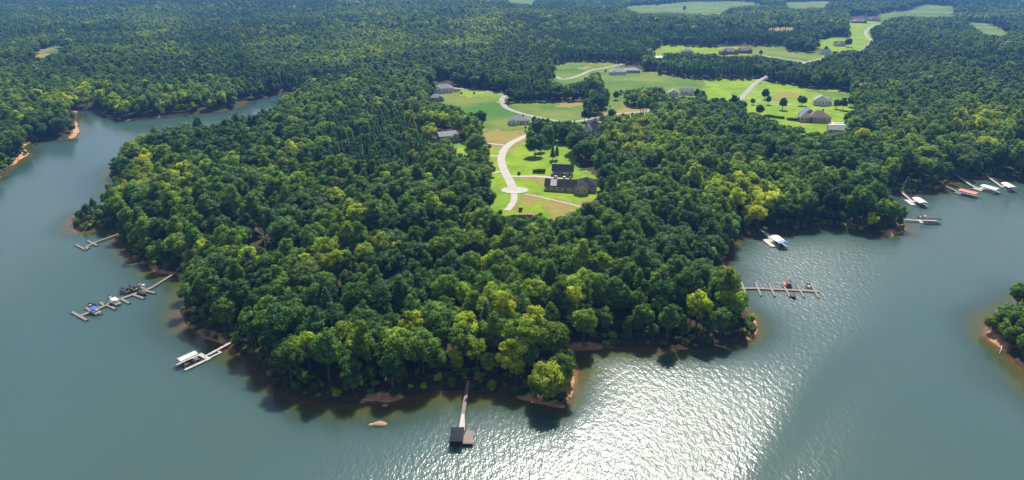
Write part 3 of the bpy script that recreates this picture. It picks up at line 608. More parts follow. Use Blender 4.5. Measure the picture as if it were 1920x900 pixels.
# hand-set trees that stand apart: (u, v of the foot, height m, tint, kind, label)
LONE = [
    (900, 236, 15, .0, 'b', 'dark rounded tree standing alone at the edge of the meadow'),
    (893, 296, 19, .60, 'b', 'tall bright green tree between the two pale house drives'), (910, 305, 14, .66, 'b', 'shorter yellow green tree beside the lane, below its tall neighbour'),
    (1003, 292, 17, .18, 'b', 'dense dark tree on the lime lawn, lowest of the lawn grove'), (994, 270, 12, .40, 'b', 'light green tree leaning over the lane, beside the dense dark lawn tree'), (1014, 284, 14, .28, 'b', 'green tree right behind the dense dark lawn tree'), (1000, 258, 13, .34, 'b', 'broad green tree at the lane bend, top of the lawn grove'), (1026, 272, 17, .36, 'b', 'green tree in the lawn grove right of the lane bend'),
    (1043, 256, 11, .22, 'b', 'green tree by the lane junction above the lawn'), (1060, 266, 16, .05, 'b', 'dark tree at the lawn edge left of the white gabled house'), (1072, 266, 13, .2, 'b', 'tree touching the wood at the lawn corner by the white gabled house'),
    (1036, 300, 14, .30, 'p', 'thin tall pine with a bare trunk on the lime lawn'), (1044, 299, 13, .30, 'p', 'second thin pine beside its twin on the lime lawn'), (853, 322, 15, .0, 'p', 'narrow dark conifer at the wood edge below the grey house'),
    (812, 262, 15, .78, 'b', 'yellow green tree left of the grey gabled house'), (832, 243, 17, .68, 'b', 'yellowish tree behind the grey gabled house'), (862, 254, 17, .58, 'b', 'wide olive green tree right of the grey gabled house'), (880, 252, 16, .55, 'b', 'olive tree beside the dark lone tree at the meadow edge'), (835, 284, 12, .62, 'b', 'small olive tree in front of the grey gabled house'),
    (1110, 187, 22, .0, 'b', 'tall dark tree at the end of the tree belt'), (1126, 186, 17, .0, 'b', 'dark tree below the tall one at the end of the belt'), (1104, 213, 17, .0, 'b', 'big dark tree on the corner of the two meadows'), (1122, 212, 19, .0, 'b', 'dark spreading tree on the corner beside the brown verge'), (1096, 228, 13, .0, 'b', 'dark tree beside the lane above the white gabled house'), (1147, 226, 12, .0, 'b', 'dark tree in front of the lane right of the white gabled house'),
    (1155, 187, 10, .1, 'b', 'small tree standing alone on the meadow left of the dark clump'), (1176, 192, 14, .0, 'b', 'dark tree, first of the clump in the meadow'), (1190, 194, 15, .05, 'b', 'dark tree in the middle of the meadow clump'), (1207, 186, 13, .0, 'b', 'dark tree at the back of the meadow clump'), (1203, 198, 9, .0, 'b', 'low dark tree at the foot of the meadow clump'),
    (1228, 194, 13, .0, 'b', 'dark tree between the meadow clump and the white houses'), (1246, 200, 14, .0, 'b', 'dark tree in front of the white houses'), (1260, 206, 14, .0, 'b', 'dark tree by the lane below the white houses'), (1278, 200, 12, .0, 'b', 'dark tree right below the white houses'), (1306, 186, 12, .0, 'b', 'dark tree at the right end of the white houses'), (1316, 190, 12, .05, 'b', 'dark tree at the edge of the lime field'),
    (1338, 205, 13, .0, 'b', 'dark tree, first of the three by the lane'), (1352, 206, 13, .0, 'b', 'dark tree, middle one of the three by the lane'), (1374, 206, 16, .0, 'b', 'large dark tree, biggest of the three by the lane'), (1392, 208, 11, .1, 'b', 'small tree by the drive mouth under the lane'),
    (1434, 186, 12, .0, 'b', 'dark tree above the drive, upper one of the pair'), (1440, 196, 10, .0, 'b', 'small dark tree below its pair by the drive'), (1411, 196, 7, .05, 'b', 'small round tree between lane and drive'), (1424, 216, 11, .0, 'b', 'dark tree at the end of the garden hedge'), (1467, 206, 13, .05, 'b', 'round dark tree alone on the lawn below the drive'), (1503, 198, 11, .05, 'b', 'dark tree left of the teal roof'),
    (1568, 204, 10, .12, 'b', 'green tree right of the big house, first of three'), (1580, 206, 13, .05, 'b', 'green tree right of the big house, middle of three'), (1594, 200, 12, .1, 'b', 'green tree right of the big house, by the wood'), (1426, 104, 9, .0, 'b', 'small dark tree on the far field right of the brown roofs'),
    (1548, 100, 12, .0, 'b', 'dark tree beside the small far house'), (1590, 88, 16, .0, 'b', 'tall dark tree beside the far lane'), (1232, 12, 15, .0, 'b', 'small dark tree on the far hilltop field'), (1283, 21, 18, .0, 'b', 'dark bushy tree in the middle of the far hilltop field'),
    (1859, 622, 8, .55, 'b', 'small olive tree at the tip of the islet'), (1872, 612, 9, .5, 'b', 'green tree behind the tip of the islet'), (1878, 634, 9, .62, 'b', 'yellowish tree above the islet beach'), (1896, 624, 11, .4, 'b', 'taller green tree in the middle of the islet'), (1898, 648, 9, .45, 'b', 'green tree beside the pale log of the islet'), (1914, 664, 10, .5, 'b', 'olive tree on the islet at the edge of the picture'),
    (1028, 752, 16, .80, 'b', 'bright yellow green tree on the clay tip of the point'), (1050, 740, 11, .76, 'b', 'smaller yellow green tree at the outer edge of the clay tip'), (1006, 748, 12, .62, 'b', 'green tree just inland of the clay tip'),
]
for i, (u, v, h, tn, kd, lab) in enumerate(LONE):
    x, y, z = at(u, v); src = LAWN if kd == 'b' else PINE; k = (i * 5) % len(src)
    one_tree('broadleaf_tree' if kd == 'b' else 'pine_tree', 'lawn' if kd == 'b' else 'pine', k, (x, y, z), h / src[k][3], i * 1.7, tn, lab, 'trees standing apart on lawns and edges', 1.12 if kd == 'b' else .9)
def zone(u, v):
    if u > 1830: return 'on the small islet'
    if v > 640 and u > 960: return 'near the clay tip of the point'
    if v > 610: return 'between covered and bottom docks' if u < 860 else 'right above the bottom dock'
    if u < 480: return 'above the left marina dock'
    if u > 1200: return 'by the right marina dock'
    if u > 1020: return 'in the wood above the small cove'
    if v > 500: return 'in the middle of the front wood' if u > 700 else 'behind the covered dock'
    return 'in the wood below the clearing'
dist = np.hypot(np.hypot(tx, ty), CAM_H - tz)
inview = (u0 > -10) & (u0 < 1930) & (v0 < 905) & (~is_pine) & (hs > .35)
order = np.argsort(np.where(inview, dist, 1e9))[:242]
single = np.zeros(n, bool); single[order] = True
for i in order:
    shade = 'dark green' if tint[i] < .24 else 'mid green' if tint[i] < .5 else 'yellow green'
    zn = zone(u0[i], v0[i])
    size = 'tall' if hs[i] > .9 else 'small' if hs[i] < .66 else 'medium'
    row = 'at the water edge' if sd[i] < 11 else 'behind the bank' if sd[i] < 32 else ''
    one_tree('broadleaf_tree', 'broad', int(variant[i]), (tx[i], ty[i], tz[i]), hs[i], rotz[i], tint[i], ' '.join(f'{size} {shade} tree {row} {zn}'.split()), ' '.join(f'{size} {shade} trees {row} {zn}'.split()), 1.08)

# all the trees past those: one wood that reads as a mass
def scatter(name, label, pts, var, rot, scl, tnt, protos):
    coll = bpy.data.collections.new(name + '_kinds')
    for i, me in enumerate(protos):
        o = bpy.data.objects.new(f'{name}_kind_{i:02d}', me); coll.objects.link(o)
    me = bpy.data.meshes.new(name); me.vertices.add(len(pts)); me.vertices.foreach_set('co', np.asarray(pts, np.float32).ravel())
    for nm, ty_, dat, key in (('variant', 'INT', var.astype(np.int32), 'value'), ('tint', 'FLOAT', tnt.astype(np.float32), 'value'), ('scl', 'FLOAT_VECTOR', scl.astype(np.float32).ravel(), 'vector'), ('rot', 'FLOAT_VECTOR', rot.astype(np.float32).ravel(), 'vector')):
        a = me.attributes.new(nm, ty_, 'POINT'); a.data.foreach_set(key, dat)
    o = link(name, me); tag(o, label, kind='stuff')
    ng = bpy.data.node_groups.new(name, 'GeometryNodeTree'); ng.interface.new_socket('Geometry', in_out='INPUT', socket_type='NodeSocketGeometry'); ng.interface.new_socket('Geometry', in_out='OUTPUT', socket_type='NodeSocketGeometry')
    N, Lk = ng.nodes, ng.links; gi = N.new('NodeGroupInput'); go = N.new('NodeGroupOutput'); ip = N.new('GeometryNodeInstanceOnPoints'); ci = N.new('GeometryNodeCollectionInfo')
    ci.inputs['Collection'].default_value = coll; ci.inputs['Separate Children'].default_value = True; ci.inputs['Reset Children'].default_value = True; ip.inputs['Pick Instance'].default_value = True
    def na(nm, dt): x = N.new('GeometryNodeInputNamedAttribute'); x.data_type = dt; x.inputs['Name'].default_value = nm; return x.outputs[0]
    Lk.new(gi.outputs[0], ip.inputs['Points']); Lk.new(ci.outputs[0], ip.inputs['Instance']); Lk.new(na('variant', 'INT'), ip.inputs['Instance Index']); Lk.new(na('rot', 'FLOAT_VECTOR'), ip.inputs['Rotation']); Lk.new(na('scl', 'FLOAT_VECTOR'), ip.inputs['Scale']); Lk.new(ip.outputs[0], go.inputs[0])
    md = o.modifiers.new('scatter', 'NODES'); md.node_group = ng
    return o
r = ~single
wd_ = rng.uniform(1.0, 1.32, n); wy_ = wd_ * rng.uniform(.8, 1.22, n)
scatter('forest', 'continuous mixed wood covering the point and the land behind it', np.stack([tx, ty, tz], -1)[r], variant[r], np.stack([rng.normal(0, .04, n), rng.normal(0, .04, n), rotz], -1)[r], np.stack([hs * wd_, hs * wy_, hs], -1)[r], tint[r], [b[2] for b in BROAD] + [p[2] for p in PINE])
# low growth along the banks and clearings
P = lattice(172, 620, 3.4, .86); sx, sy = P[:, 0], P[:, 1]; s_ = gsample(SDg, sx, sy); sz = gsample(HHg, sx, sy)
gcl = visible_class(sx, sy, sz, (0,)) > 0
ok = (s_ > .7) & (((s_ < 11) & (rng.random(len(sx)) < .62)) | ((s_ >= 11) & (rng.random(len(sx)) < .10))) & ~gcl & ~blocked(sx, sy, sz)
for nm, w, lab, Q in roads_w: 
    i = np.nonzero(ok)[0]; ok[i] &= segdist(sx[i], sy[i], Q, False) > w / 2 + 2
sx, sy, sz = sx[ok], sy[ok], sz[ok]; m_ = len(sx); k_ = rng.uniform(.4, 1.25, m_)
scatter('undergrowth', 'low bushes along the bank and under the wood', np.stack([sx, sy, sz], -1), rng.integers(0, 2, m_), np.stack([np.zeros(m_), np.zeros(m_), rng.uniform(0, 6.28, m_)], -1), np.stack([k_, k_, k_ * rng.uniform(.7, 1.2, m_)], -1), np.clip(rng.normal(.42, .22, m_), 0, 1), SHRUB)
print('trees', n, 'undergrowth', m_)
# bare grey tree in the canopy gap
x, y, z = at(500, 490); g = random.Random(4); t = thing('dead_tree', 'bare grey dead tree in a gap of the front wood', 'tree', (x, y, z)); b = B(); b.tube((0, 0, -1), (.3, .1, 9), .35, .26, 7).tube((.3, .1, 9), (.1, .3, 17), .26, .08, 6); b.build('trunk', 'bark_pale', t)
for k in range(9):
    h = g.uniform(8, 16); a = g.uniform(0, 6.28); q = Vector((math.cos(a) * g.uniform(2.5, 5), math.sin(a) * g.uniform(2.5, 5), h + g.uniform(1.5, 4))); b = B(); b.tube((.2, .2, h), q, .14, .06, 5)
    for _ in range(4):
        e = q + Vector((g.uniform(-2, 2), g.uniform(-2, 2), g.uniform(0, 2))); b.tube(Vector((.2, .2, h)).lerp(q, g.uniform(.4, 1)), e, .06, .03, 4)
    b.build('branch', 'bark_pale', t)

# fallen and bare wood along the banks
for u, v, ln, az, lab in ((1628, 426, 9, 2.5, 'pale fallen trunk on the bank of the right cove'), (1120, 652, 8, .3, 'fallen trunk at the head of the small cove'), (702, 753, 7, 2.9, 'grey log lying on the bank above the boulder'), (270, 494, 9, 3.6, 'dark log slanting into the water near the left dock'), (1340, 648, 7, 5.6, 'bleached log below the wooded knob'), (1878, 650, 8, 4.0, 'pale log along the islet beach')):
    x, y, z = at(u, v); t = thing('fallen_log', lab, 'log', (x, y, z + .1), az); g = random.Random(int(u)); b = B(); b.tube((0, 0, .25), (ln * .6, .3, .45), .26, .2, 7).tube((ln * .6, .3, .45), (ln, .1, .2), .2, .07, 7); b.build('trunk', 'bark_pale', t)
    for k in range(3): f = g.uniform(.4, .9); b = B(); b.tube((ln * f, .2, .4), (ln * f + g.uniform(.4, 1.6), g.uniform(-1.8, 1.8), g.uniform(.5, 1.5)), .08, .03, 5); b.build('branch', 'bark_pale', t)
for u, v, h, lab in ((168, 408, 8, 'bare leafless snag on the brushy left spit'), (152, 414, 5, 'short leafless snag at the tip of the left spit')):
    x, y, z = at(u, v); t = thing('dead_tree', lab, 'tree', (x, y, z)); g = random.Random(int(u)); b = B(); b.tube((0, 0, -.6), (.4, .2, h), .16, .05, 6); b.build('trunk', 'bark_pale', t)
    for k in range(6): f = g.uniform(.35, .95); b = B(); b.tube((.4 * f, .2 * f, h * f), (g.uniform(-2, 2), g.uniform(-2, 2), h * f + g.uniform(.6, 2)), .06, .025, 5); b.build('branch', 'bark_pale', t)

# ------------------------------------------------------------------ houses
def roof_block(b, cx, cy, w, d, h, kind, rise, over=.6, th=.22):
    x0, x1, y0, y1 = cx - w / 2 - over, cx + w / 2 + over, cy - d / 2 - over, cy + d / 2 + over
    if kind == 'hip':
        k = min(w, d) / 2 + over; ze = h - .05
        if w >= d: ra, rb = (x0 + k, cy), (x1 - k, cy)
        else: ra, rb = (cx, y0 + k), (cx, y1 - k)
        V = [(x0, y0, ze), (x1, y0, ze), (x1, y1, ze), (x0, y1, ze), (x0, y0, ze + th), (x1, y0, ze + th), (x1, y1, ze + th), (x0, y1, ze + th), (*ra, h + rise), (*rb, h + rise)]
        F = [(3, 2, 1, 0), (0, 1, 5, 4), (1, 2, 6, 5), (2, 3, 7, 6), (3, 0, 4, 7)]
        F += [(4, 5, 9, 8), (5, 6, 9), (6, 7, 8, 9), (7, 4, 8)] if w >= d else [(4, 5, 8), (5, 6, 9, 8), (6, 7, 9), (7, 4, 8, 9)]
        b.add(V, F)
    else:
        half, c, lo, hi = (d / 2, cy, x0, x1) if kind == 'gx' else (w / 2, cx, y0, y1); s = rise / half; e = half + over
        prof = [(c - e, h - over * s + .03), (c, h + rise + .03), (c + e, h - over * s + .03), (c + e, h - over * s + th + .05), (c, h + rise + th + .05), (c - e, h - over * s + th + .05)]
        b.prism(prof, 'x' if kind == 'gx' else 'y', lo, hi)
def wall_block(b, cx, cy, w, d, h, kind, rise):
    if kind == 'hip': b.box(cx - w / 2, cx + w / 2, cy - d / 2, cy + d / 2, -2.5, h)
    else:
        half, c, lo, hi = (d / 2, cy, cx - w / 2, cx + w / 2) if kind == 'gx' else (w / 2, cx, cy - d / 2, cy + d / 2)
        b.prism([(c - half, -2.5), (c + half, -2.5), (c + half, h), (c, h + rise), (c - half, h)], 'x' if kind == 'gx' else 'y', lo, hi)
def window(parent, x, y, z, w, h, axis, framed):
    t = .05
    b = B(); b.box(x - w / 2, x + w / 2, y - t, y + t, z - h / 2, z + h / 2) if axis == 'y' else b.box(x - t, x + t, y - w / 2, y + w / 2, z - h / 2, z + h / 2)
    o = b.build('window', 'glass', parent)
    if framed:
        f = B(); k = .12; q = t + .03
        for (a0, a1, c0, c1) in ((-w / 2 - k, w / 2 + k, h / 2, h / 2 + k), (-w / 2 - k, w / 2 + k, -h / 2 - k, -h / 2), (-w / 2 - k, -w / 2, -h / 2, h / 2), (w / 2, w / 2 + k, -h / 2, h / 2)):
            f.box(x + a0, x + a1, y - q, y + q, z + c0, z + c1) if axis == 'y' else f.box(x - q, x + q, y + a0, y + a1, z + c0, z + c1)
        f.build('frame', 'trim', o)
def house(u, v, rot, label, blocks, wall, roof, framed=False, chimney=None, doors=(), group=None, name='house', roofs=None, wins=True):
    x, y, z = at(u, v); t = thing(name, label, 'house' if name == 'house' else name, (x, y, z + .25), R(rot), group)
    for i, bl in enumerate(blocks):
        w_ = B(); wall_block(w_, *bl); w_.build('wall', wall, t)
        r_ = B(); roof_block(r_, *bl); ro = r_.build('roof', roofs[i] if roofs else roof, t)
        if chimney and i == 0:
            c_ = B(); px_, py_ = chimney; zc = bl[4] + bl[6] + 1.0; c_.box(px_ - .6, px_ + .6, py_ - .45, py_ + .45, bl[4], zc).box(px_ - .75, px_ + .75, py_ - .6, py_ + .6, zc + .003, zc + .2); c_.build('chimney', 'wall_brick', ro)
        if not wins: continue
        cx, cy_, w, d, h, kind, rise = bl; nw = max(1, int(w // 3.6))
        for k in range(nw):
            xx_ = cx - w / 2 + w * (k + .5) / nw
            if not any(abs(xx_ - dx) < 1.6 and abs(dy - (cy_ - d / 2)) < .3 for dx, dy, *_ in doors): window(t, xx_, cy_ - d / 2, h * .55, 1.3, 1.5, 'y', framed)
        for k in range(max(1, int(d // 5))): window(t, cx + w / 2, cy_ - d / 2 + d * (k + .5) / max(1, int(d // 5)), h * .55, 1.2, 1.5, 'x', framed); window(t, cx - w / 2, cy_ - d / 2 + d * (k + .5) / max(1, int(d // 5)), h * .55, 1.2, 1.5, 'x', framed)
    for dx, dy, dw, dh, m_ in doors:
        b = B(); b.box(dx - dw / 2, dx + dw / 2, dy - .08, dy + .06, .02, dh); o = b.build('garage_bay' if dw > 2 else 'door', m_, t)  # wide slabs fill open bays, their shade put into the dark colour
        if dw <= 2: b = B(); b.box(dx + dw / 2 - .25, dx + dw / 2 - .12, dy - .16, dy - .08, 1.0, 1.12); b.build('handle', 'steel', o)
    return t
# tan house and its garage by the turning circle
t = house(1071, 356, -9, 'long tan house with dark hipped and gabled roof beside the turning circle', [(-7, 0, 20, 10, 3.4, 'gx', 3.4), (7.2, -4.2, 8.4, 8, 3.5, 'gy', 3.2), (9.6, 4.4, 13, 13.4, 3.6, 'hip', 4.3)], 'wall_tan', 'roof_dark', True, (-1, 2.4), [(-3.4, -5.0, 1.3, 2.3, 'door')])
b = B(); s_ = 3.4 / 5.0
for dz, k in ((.30, 0),):
    V = [(-13.6, -5.2, 3.4 - .2 * s_ + dz), (-9.4, -5.2, 3.4 - .2 * s_ + dz), (-9.4, -.6, 3.4 + 4.4 * s_ + dz), (-13.6, -.6, 3.4 + 4.4 * s_ + dz)]
    b.add(V + [(x, y, z + .06) for x, y, z in V], [(3, 2, 1, 0), (4, 5, 6, 7), (0, 1, 5, 4), (1, 2, 6, 5), (2, 3, 7, 6), (3, 0, 4, 7)])
tag(b.build('roof_panel', 'roof_white', t), 'pale square sheet on the dark roof')
house(1055, 327, -5, 'tan garage with dark gable roof behind the tan house', [(0, 0, 14.5, 8.5, 3.6, 'gx', 3.4)], 'wall_tan', 'roof_dark', True, None, [(-4, -4.25, 3.4, 2.7, 'glass'), (.6, -4.25, 3.4, 2.7, 'glass'), (4.8, -4.25, 1.2, 2.2, 'door')])
house(973, 231, 4, 'white bungalow with blue grey hip roof on the meadow', [(0, 0, 19, 12, 3.3, 'hip', 3.6), (-5.5, -6.2, 6, 4, 3.0, 'gy', 1.8)], 'wall_white', 'roof_blue', True, (4, 1), [(1.5, -6.0, 1.3, 2.2, 'door')])
house(838, 262, 24, 'grey gabled house half hidden among yellowish trees', [(0, 0, 16, 10, 4.2, 'gx', 2.9), (5, -4.5, 7, 8, 4.0, 'gy', 2.4), (-9, 1, 7, 8, 3.4, 'gx', 2.0)], 'wall_grey', 'roof_grey', True, (-3, 1.6), [(0, -5, 1.3, 2.2, 'door')])
house(1106, 250, -14, 'white house with steep front gable and dark roof by the wood edge', [(3, 1.5, 14, 9, 4.2, 'gx', 4.6), (-1.5, -4.2, 7.5, 8, 4.2, 'gy', 4.4), (-8, -2, 6.5, 6, 3.0, 'hip', 1.6)], 'wall_white', 'roof_blue', True, None, [(-1.5, -8.2, 1.4, 2.2, 'door')])
house(815, 188, 12, 'grey house behind trees at the west end of the meadow, lower one', [(0, 0, 18, 11, 3.4, 'hip', 3.6), (6, -5, 7, 5, 3.2, 'gy', 2.2)], 'wall_grey', 'roof_blue')
house(832, 172, 8, 'pale grey roofed house at the west end of the meadow, upper one', [(0, 0, 20, 12, 4.4, 'hip', 4.6), (-7, -5, 8, 7, 4.2, 'gy', 3.4)], 'wall_white', 'roof_grey')
house(1158, 139, 3, 'grey roofed bungalow on the far meadow, lower of the pair', [(0, 0, 22, 12, 3.4, 'hip', 4.0), (-7, -6, 8, 5, 3.2, 'gy', 2.4)], 'wall_white', 'roof_grey')
house(1184, 136, 3, 'grey roofed bungalow on the far meadow, right of its pair', [(0, 0, 22, 12, 3.4, 'hip', 3.6)], 'wall_grey', 'roof_grey')
house(1262, 179, -6, 'small white house among dark trees, left of two', [(0, 0, 11, 9, 3.6, 'gy', 3.4)], 'wall_white', 'roof_grey')
house(1287, 177, -4, 'small white house among dark trees, right of two', [(0, 0, 15, 9, 3.6, 'gx', 3.0), (4, -4.5, 6, 4, 3.3, 'gy', 2.4)], 'wall_white', 'roof_blue')
house(1366, 101, 2, 'wide brown roofed house on the far bright field', [(0, 0, 30, 15, 4, 'hip', 5.4), (9, -6, 10, 8, 4, 'gy', 4.4), (-10, -6, 9, 6, 4, 'gy', 3.4)], 'wall_brick', 'roof_brown')
house(1397, 99, 0, 'smaller grey brown roofed house right of the wide brown one', [(0, 0, 20, 14, 4, 'gx', 4.6), (4, -6, 9, 6, 4, 'gy', 3.4)], 'wall_brick', 'roof_brown')
house(1288, 100, 2, 'brown roofed house half behind trees at the left of the far field', [(0, 0, 18, 12, 3.6, 'hip', 4)], 'wall_tan', 'roof_brown')
house(1574, 86, 4, 'white house with dark blue roof beside the far lane', [(0, 0, 18, 12, 4, 'gx', 4.2), (-4, -6, 8, 5, 4, 'gy', 3)], 'wall_white', 'roof_blue')
house(1546, 102, 8, 'blue grey house behind a dark tree near the far lane', [(0, 0, 16, 12, 4, 'gx', 4.2)], 'wall_white', 'roof_blue')
house(1610, 43, 0, 'dark brown hip roofed house at the top of the far lane', [(0, 0, 34, 20, 4.4, 'hip', 6.4), (10, -9, 12, 8, 4.2, 'gy', 4.4)], 'wall_brick', 'roof_brown')
house(1637, 39, 0, 'pale brown house at the top of the far lane, right of the darker one', [(0, 0, 34, 18, 4.4, 'gx', 6), (-8, -9, 12, 8, 4.2, 'gy', 4.4)], 'wall_tan', 'roof_brown')
house(1524, 226, -10, 'big rambling house with brown hip roofs and one teal wing', [(4, -2, 20, 15, 4.4, 'hip', 5.6), (-8, -4, 12, 11, 4, 'hip', 4.2), (-3, 9, 15, 13, 4.6, 'gy', 5.4)], 'wall_tan', 'roof_brown', False, (8, 1), roofs=['roof_brown', 'roof_brown', 'roof_teal'])
house(1538, 196, -16, 'blue grey gambrel house behind the big rambling one', [(0, 0, 15, 11, 4.8, 'gy', 5), (7, 2, 8, 9, 3.6, 'gx', 3)], 'wall_white', 'roof_grey')
house(1566, 248, -14, 'low grey roofed outbuilding beside the swimming pool', [(0, 0, 13, 9, 3, 'gx', 2.6)], 'wall_grey', 'roof_grey')
house(981, 424, 0, 'dark roofed shed hidden by the trees below the clearing', [(0, 0, 10, 8, 3.4, 'gx', 3)], 'wall_brick', 'roof_dark', name='shed')
house(1235, 111, 0, 'tiny white shed at the edge of the far wood', [(0, 0, 10, 7, 3, 'gx', 1.6)], 'wall_white', 'roof_white', name='shed', wins=False)
# swimming pool
x, y, z = at(1577, 233); t = thing('swimming_pool', 'turquoise swimming pool with pale paving beside the big house', 'pool', (x, y, z + .2), R(-8))
b = B()
for q in ((-12, 12, -6, -3.4), (-12, 12, 3.4, 6), (-12, -6.5, -3.4, 3.4), (6.5, 12, -3.4, 3.4)): b.box(*q, -1.2, .25)
b.build('paving', 'paving', t); B().box(-6.5, 6.5, -3.4, 3.4, -1, .12).build('water_surface', 'pool_water', t)
# garden hedge of the big house
def hedge_row(u0, v0, u1, v1, n_, label, k=.9, tnt=.05):
    (xa, ya, _), (xb, yb, _) = at(u0, v0), at(u1, v1); xa, ya, za = at(u0, v0)
    V, F, lv = [], [], []
    for i in range(n_):
        f = (i + .5) / n_; x, y = xa + (xb - xa) * f, ya + (yb - ya) * f; z = ground(x, y); src = SHRUB[i % 2]
        vv = np.array([v.co[:] for v in src.vertices]) * k * random.uniform(.8, 1.1) + np.array([x - xa, y - ya, z - za]); o = len(V)
        V += vv.tolist(); F += [tuple(j + o for j in p.vertices) for p in src.polygons]; a = np.zeros(len(src.polygons), np.float32); src.attributes['lv'].data.foreach_get('value', a); lv += a.tolist()
    o = link('hedge', pack('hedge', V, F, lv, ['leaf'])); o.location = (xa, ya, za); o['tint'] = tnt; return tag(o, label, 'hedge')
hedge_row(1436, 219, 1470, 223, 14, 'dark clipped hedge along the lawn below the drive'); hedge_row(1476, 225, 1512, 229, 14, 'dark hedge bordering the garden of the big house')
hedge_row(1000, 324, 1021, 324, 5, 'low dark shrub bed on the lawn left of the garage', 1.0); 
for u, v, lab in ((973, 328, 'single round shrub beside the garage drive'), (976, 396, 'single dark shrub on the lower lawn'), (865, 176, 'round shrub on the meadow by the upper road, left one'), (889, 176, 'flat shrub on the meadow by the upper road, right one')):
    x, y, z = at(u, v); o = link('shrub', SHRUB[0]); o.location = (x, y, z); o.scale = (.75,) * 3; o['tint'] = .05; tag(o, lab, 'shrub')
# cars
def car(u, v, rot, label):
    x, y, z = at(u, v); t = thing('car', label, 'car', (x, y, z + .18), R(rot), 'white cars by the garage')
    B().prism([(-2.2, .35), (2.2, .35), (2.28, .6), (2.2, .9), (1.2, 1.0), (-2.1, 1.05), (-2.25, .8)], 'x', -.9, .9).build('body', 'car_white', t)
    t.children[0].data.transform(__import__('mathutils').Matrix.Rotation(math.pi / 2, 4, 'Z'))
    b = B(); b.add([(1.1, -.82, 1.0), (1.1, .82, 1.0), (-2.0, .82, 1.03), (-2.0, -.82, 1.03), (.3, -.66, 1.62), (.3, .66, 1.62), (-1.6, .66, 1.62), (-1.6, -.66, 1.62)], [(3, 2, 1, 0), (0, 1, 5, 4), (1, 2, 6, 5), (2, 3, 7, 6), (3, 0, 4, 7), (4, 5, 6, 7)]); b.build('cabin_glass', 'glass', t)
    B().box(-1.58, .28, -.64, .64, 1.623, 1.68).build('car_roof', 'car_white', t)
    for sx in (-1.4, 1.4):
        for sy in (-.82, .82): w = B(); w.tube((sx, sy - .11, .34), (sx, sy + .11, .34), .34, .34, 12); w.build('wheel', 'rubber', t)
    for sy in (-.62, .62): B().box(2.2, 2.3, sy - .2, sy + .2, .62, .78).build('headlight', 'trim', t)
car(1042, 334, 70, 'white car in front of the dark garage, left one'); car(1058, 335, 84, 'white car in front of the dark garage, right one')

# ------------------------------------------------------------------ docks and boats
DECK = .55
def W(u, v, z=DECK): return ray_xy(u, v, z)
def posts(t, o, pts, top, r=.12, m='post'):
    for x, y in pts: b = B(); b.tube((x - o[0], y - o[1], -2.5), (x - o[0], y - o[1], top), r, r, 6); b.build('post', m, t)
def walk(t, o, name, a, b_, w, m='deck', za=0.0, zb=0.0):
    b = B(); b.bar((a[0] - o[0], a[1] - o[1], za), (b_[0] - o[0], b_[1] - o[1], zb), w, DECK - .35, DECK); return b.build(name, m, t)
def floats(t, o, a, b_, w):
    b = B(); b.bar((a[0] - o[0], a[1] - o[1], 0), (b_[0] - o[0], b_[1] - o[1], 0), w * .8, -.3, DECK - .37); b.build('float', 'hull_dark', t)
def speedboat(x, y, rot, label, hull='hull_white', L=6.2, cover=None, group='boats moored at the docks'):
    t = thing('speedboat', label, 'boat', (x, y, .0), rot, group); W_ = 2.3; V = []; F = []
    st = [(-.5, .82, .95), (-.2, 1.0, .97), (.15, .98, 1.0), (.36, .66, 1.08), (.5, .04, 1.2)]
    for s, wd, zt in st: V += [(s * L, -wd * W_ / 2, zt), (s * L, -wd * W_ / 2 * .82, .15), (s * L, 0, -.25), (s * L, wd * W_ / 2 * .82, .15), (s * L, wd * W_ / 2, zt)]
    for i in range(len(st) - 1):
        for k in range(4): F.append((5 * i + k, 5 * i + 5 + k, 5 * i + 6 + k, 5 * i + 1 + k))
    F += [(0, 1, 2, 3, 4), (20, 24, 23, 22, 21)]
    link('hull', mesh('hull', V, F, hull, False), None, t)
    if cover:
        b = B(); Vc = []
        for s, wd, zt in st: Vc += [(s * L, -wd * W_ / 2 * 1.02, zt + .02), (s * L, 0, zt + .42 * (1 - abs(s))), (s * L, wd * W_ / 2 * 1.02, zt + .02)]
        Fc = [(3 * i + k, 3 * i + 3 + k, 3 * i + 4 + k, 3 * i + 1 + k) for i in range(4) for k in range(2)] + [(0, 1, 2)]
        b.add(Vc, Fc); b.build('cover', cover, t)
    else:
        b = B(); b.box(.12 * L, .40 * L, -.55, .55, 1.0, 1.12); b.build('foredeck', hull, t); B().box(-.45 * L, .1 * L, -.85, .85, .45, .62).build('cockpit_floor', 'seat', t)
        for sy in (-.5, .5): B().box(-.12 * L, -.02 * L, sy - .3, sy + .3, .62, 1.15).build('seat', 'seat', t)
        b = B(); b.add([(.10 * L, -.8, 1.0), (.10 * L, .8, 1.0), (.04 * L, .7, 1.5), (.04 * L, -.7, 1.5)], [(0, 1, 2, 3)]); b.add([(.10 * L - .05, -.8, 1.0), (.10 * L - .05, .8, 1.0), (.04 * L - .05, .7, 1.5), (.04 * L - .05, -.7, 1.5)], [(3, 2, 1, 0)]); b.build('windscreen', 'glass', t)
    B().box(-.5 * L - .55, -.5 * L - .02, -.22, .22, .2, 1.25).build('outboard_motor', 'hull_dark', t)
    return t
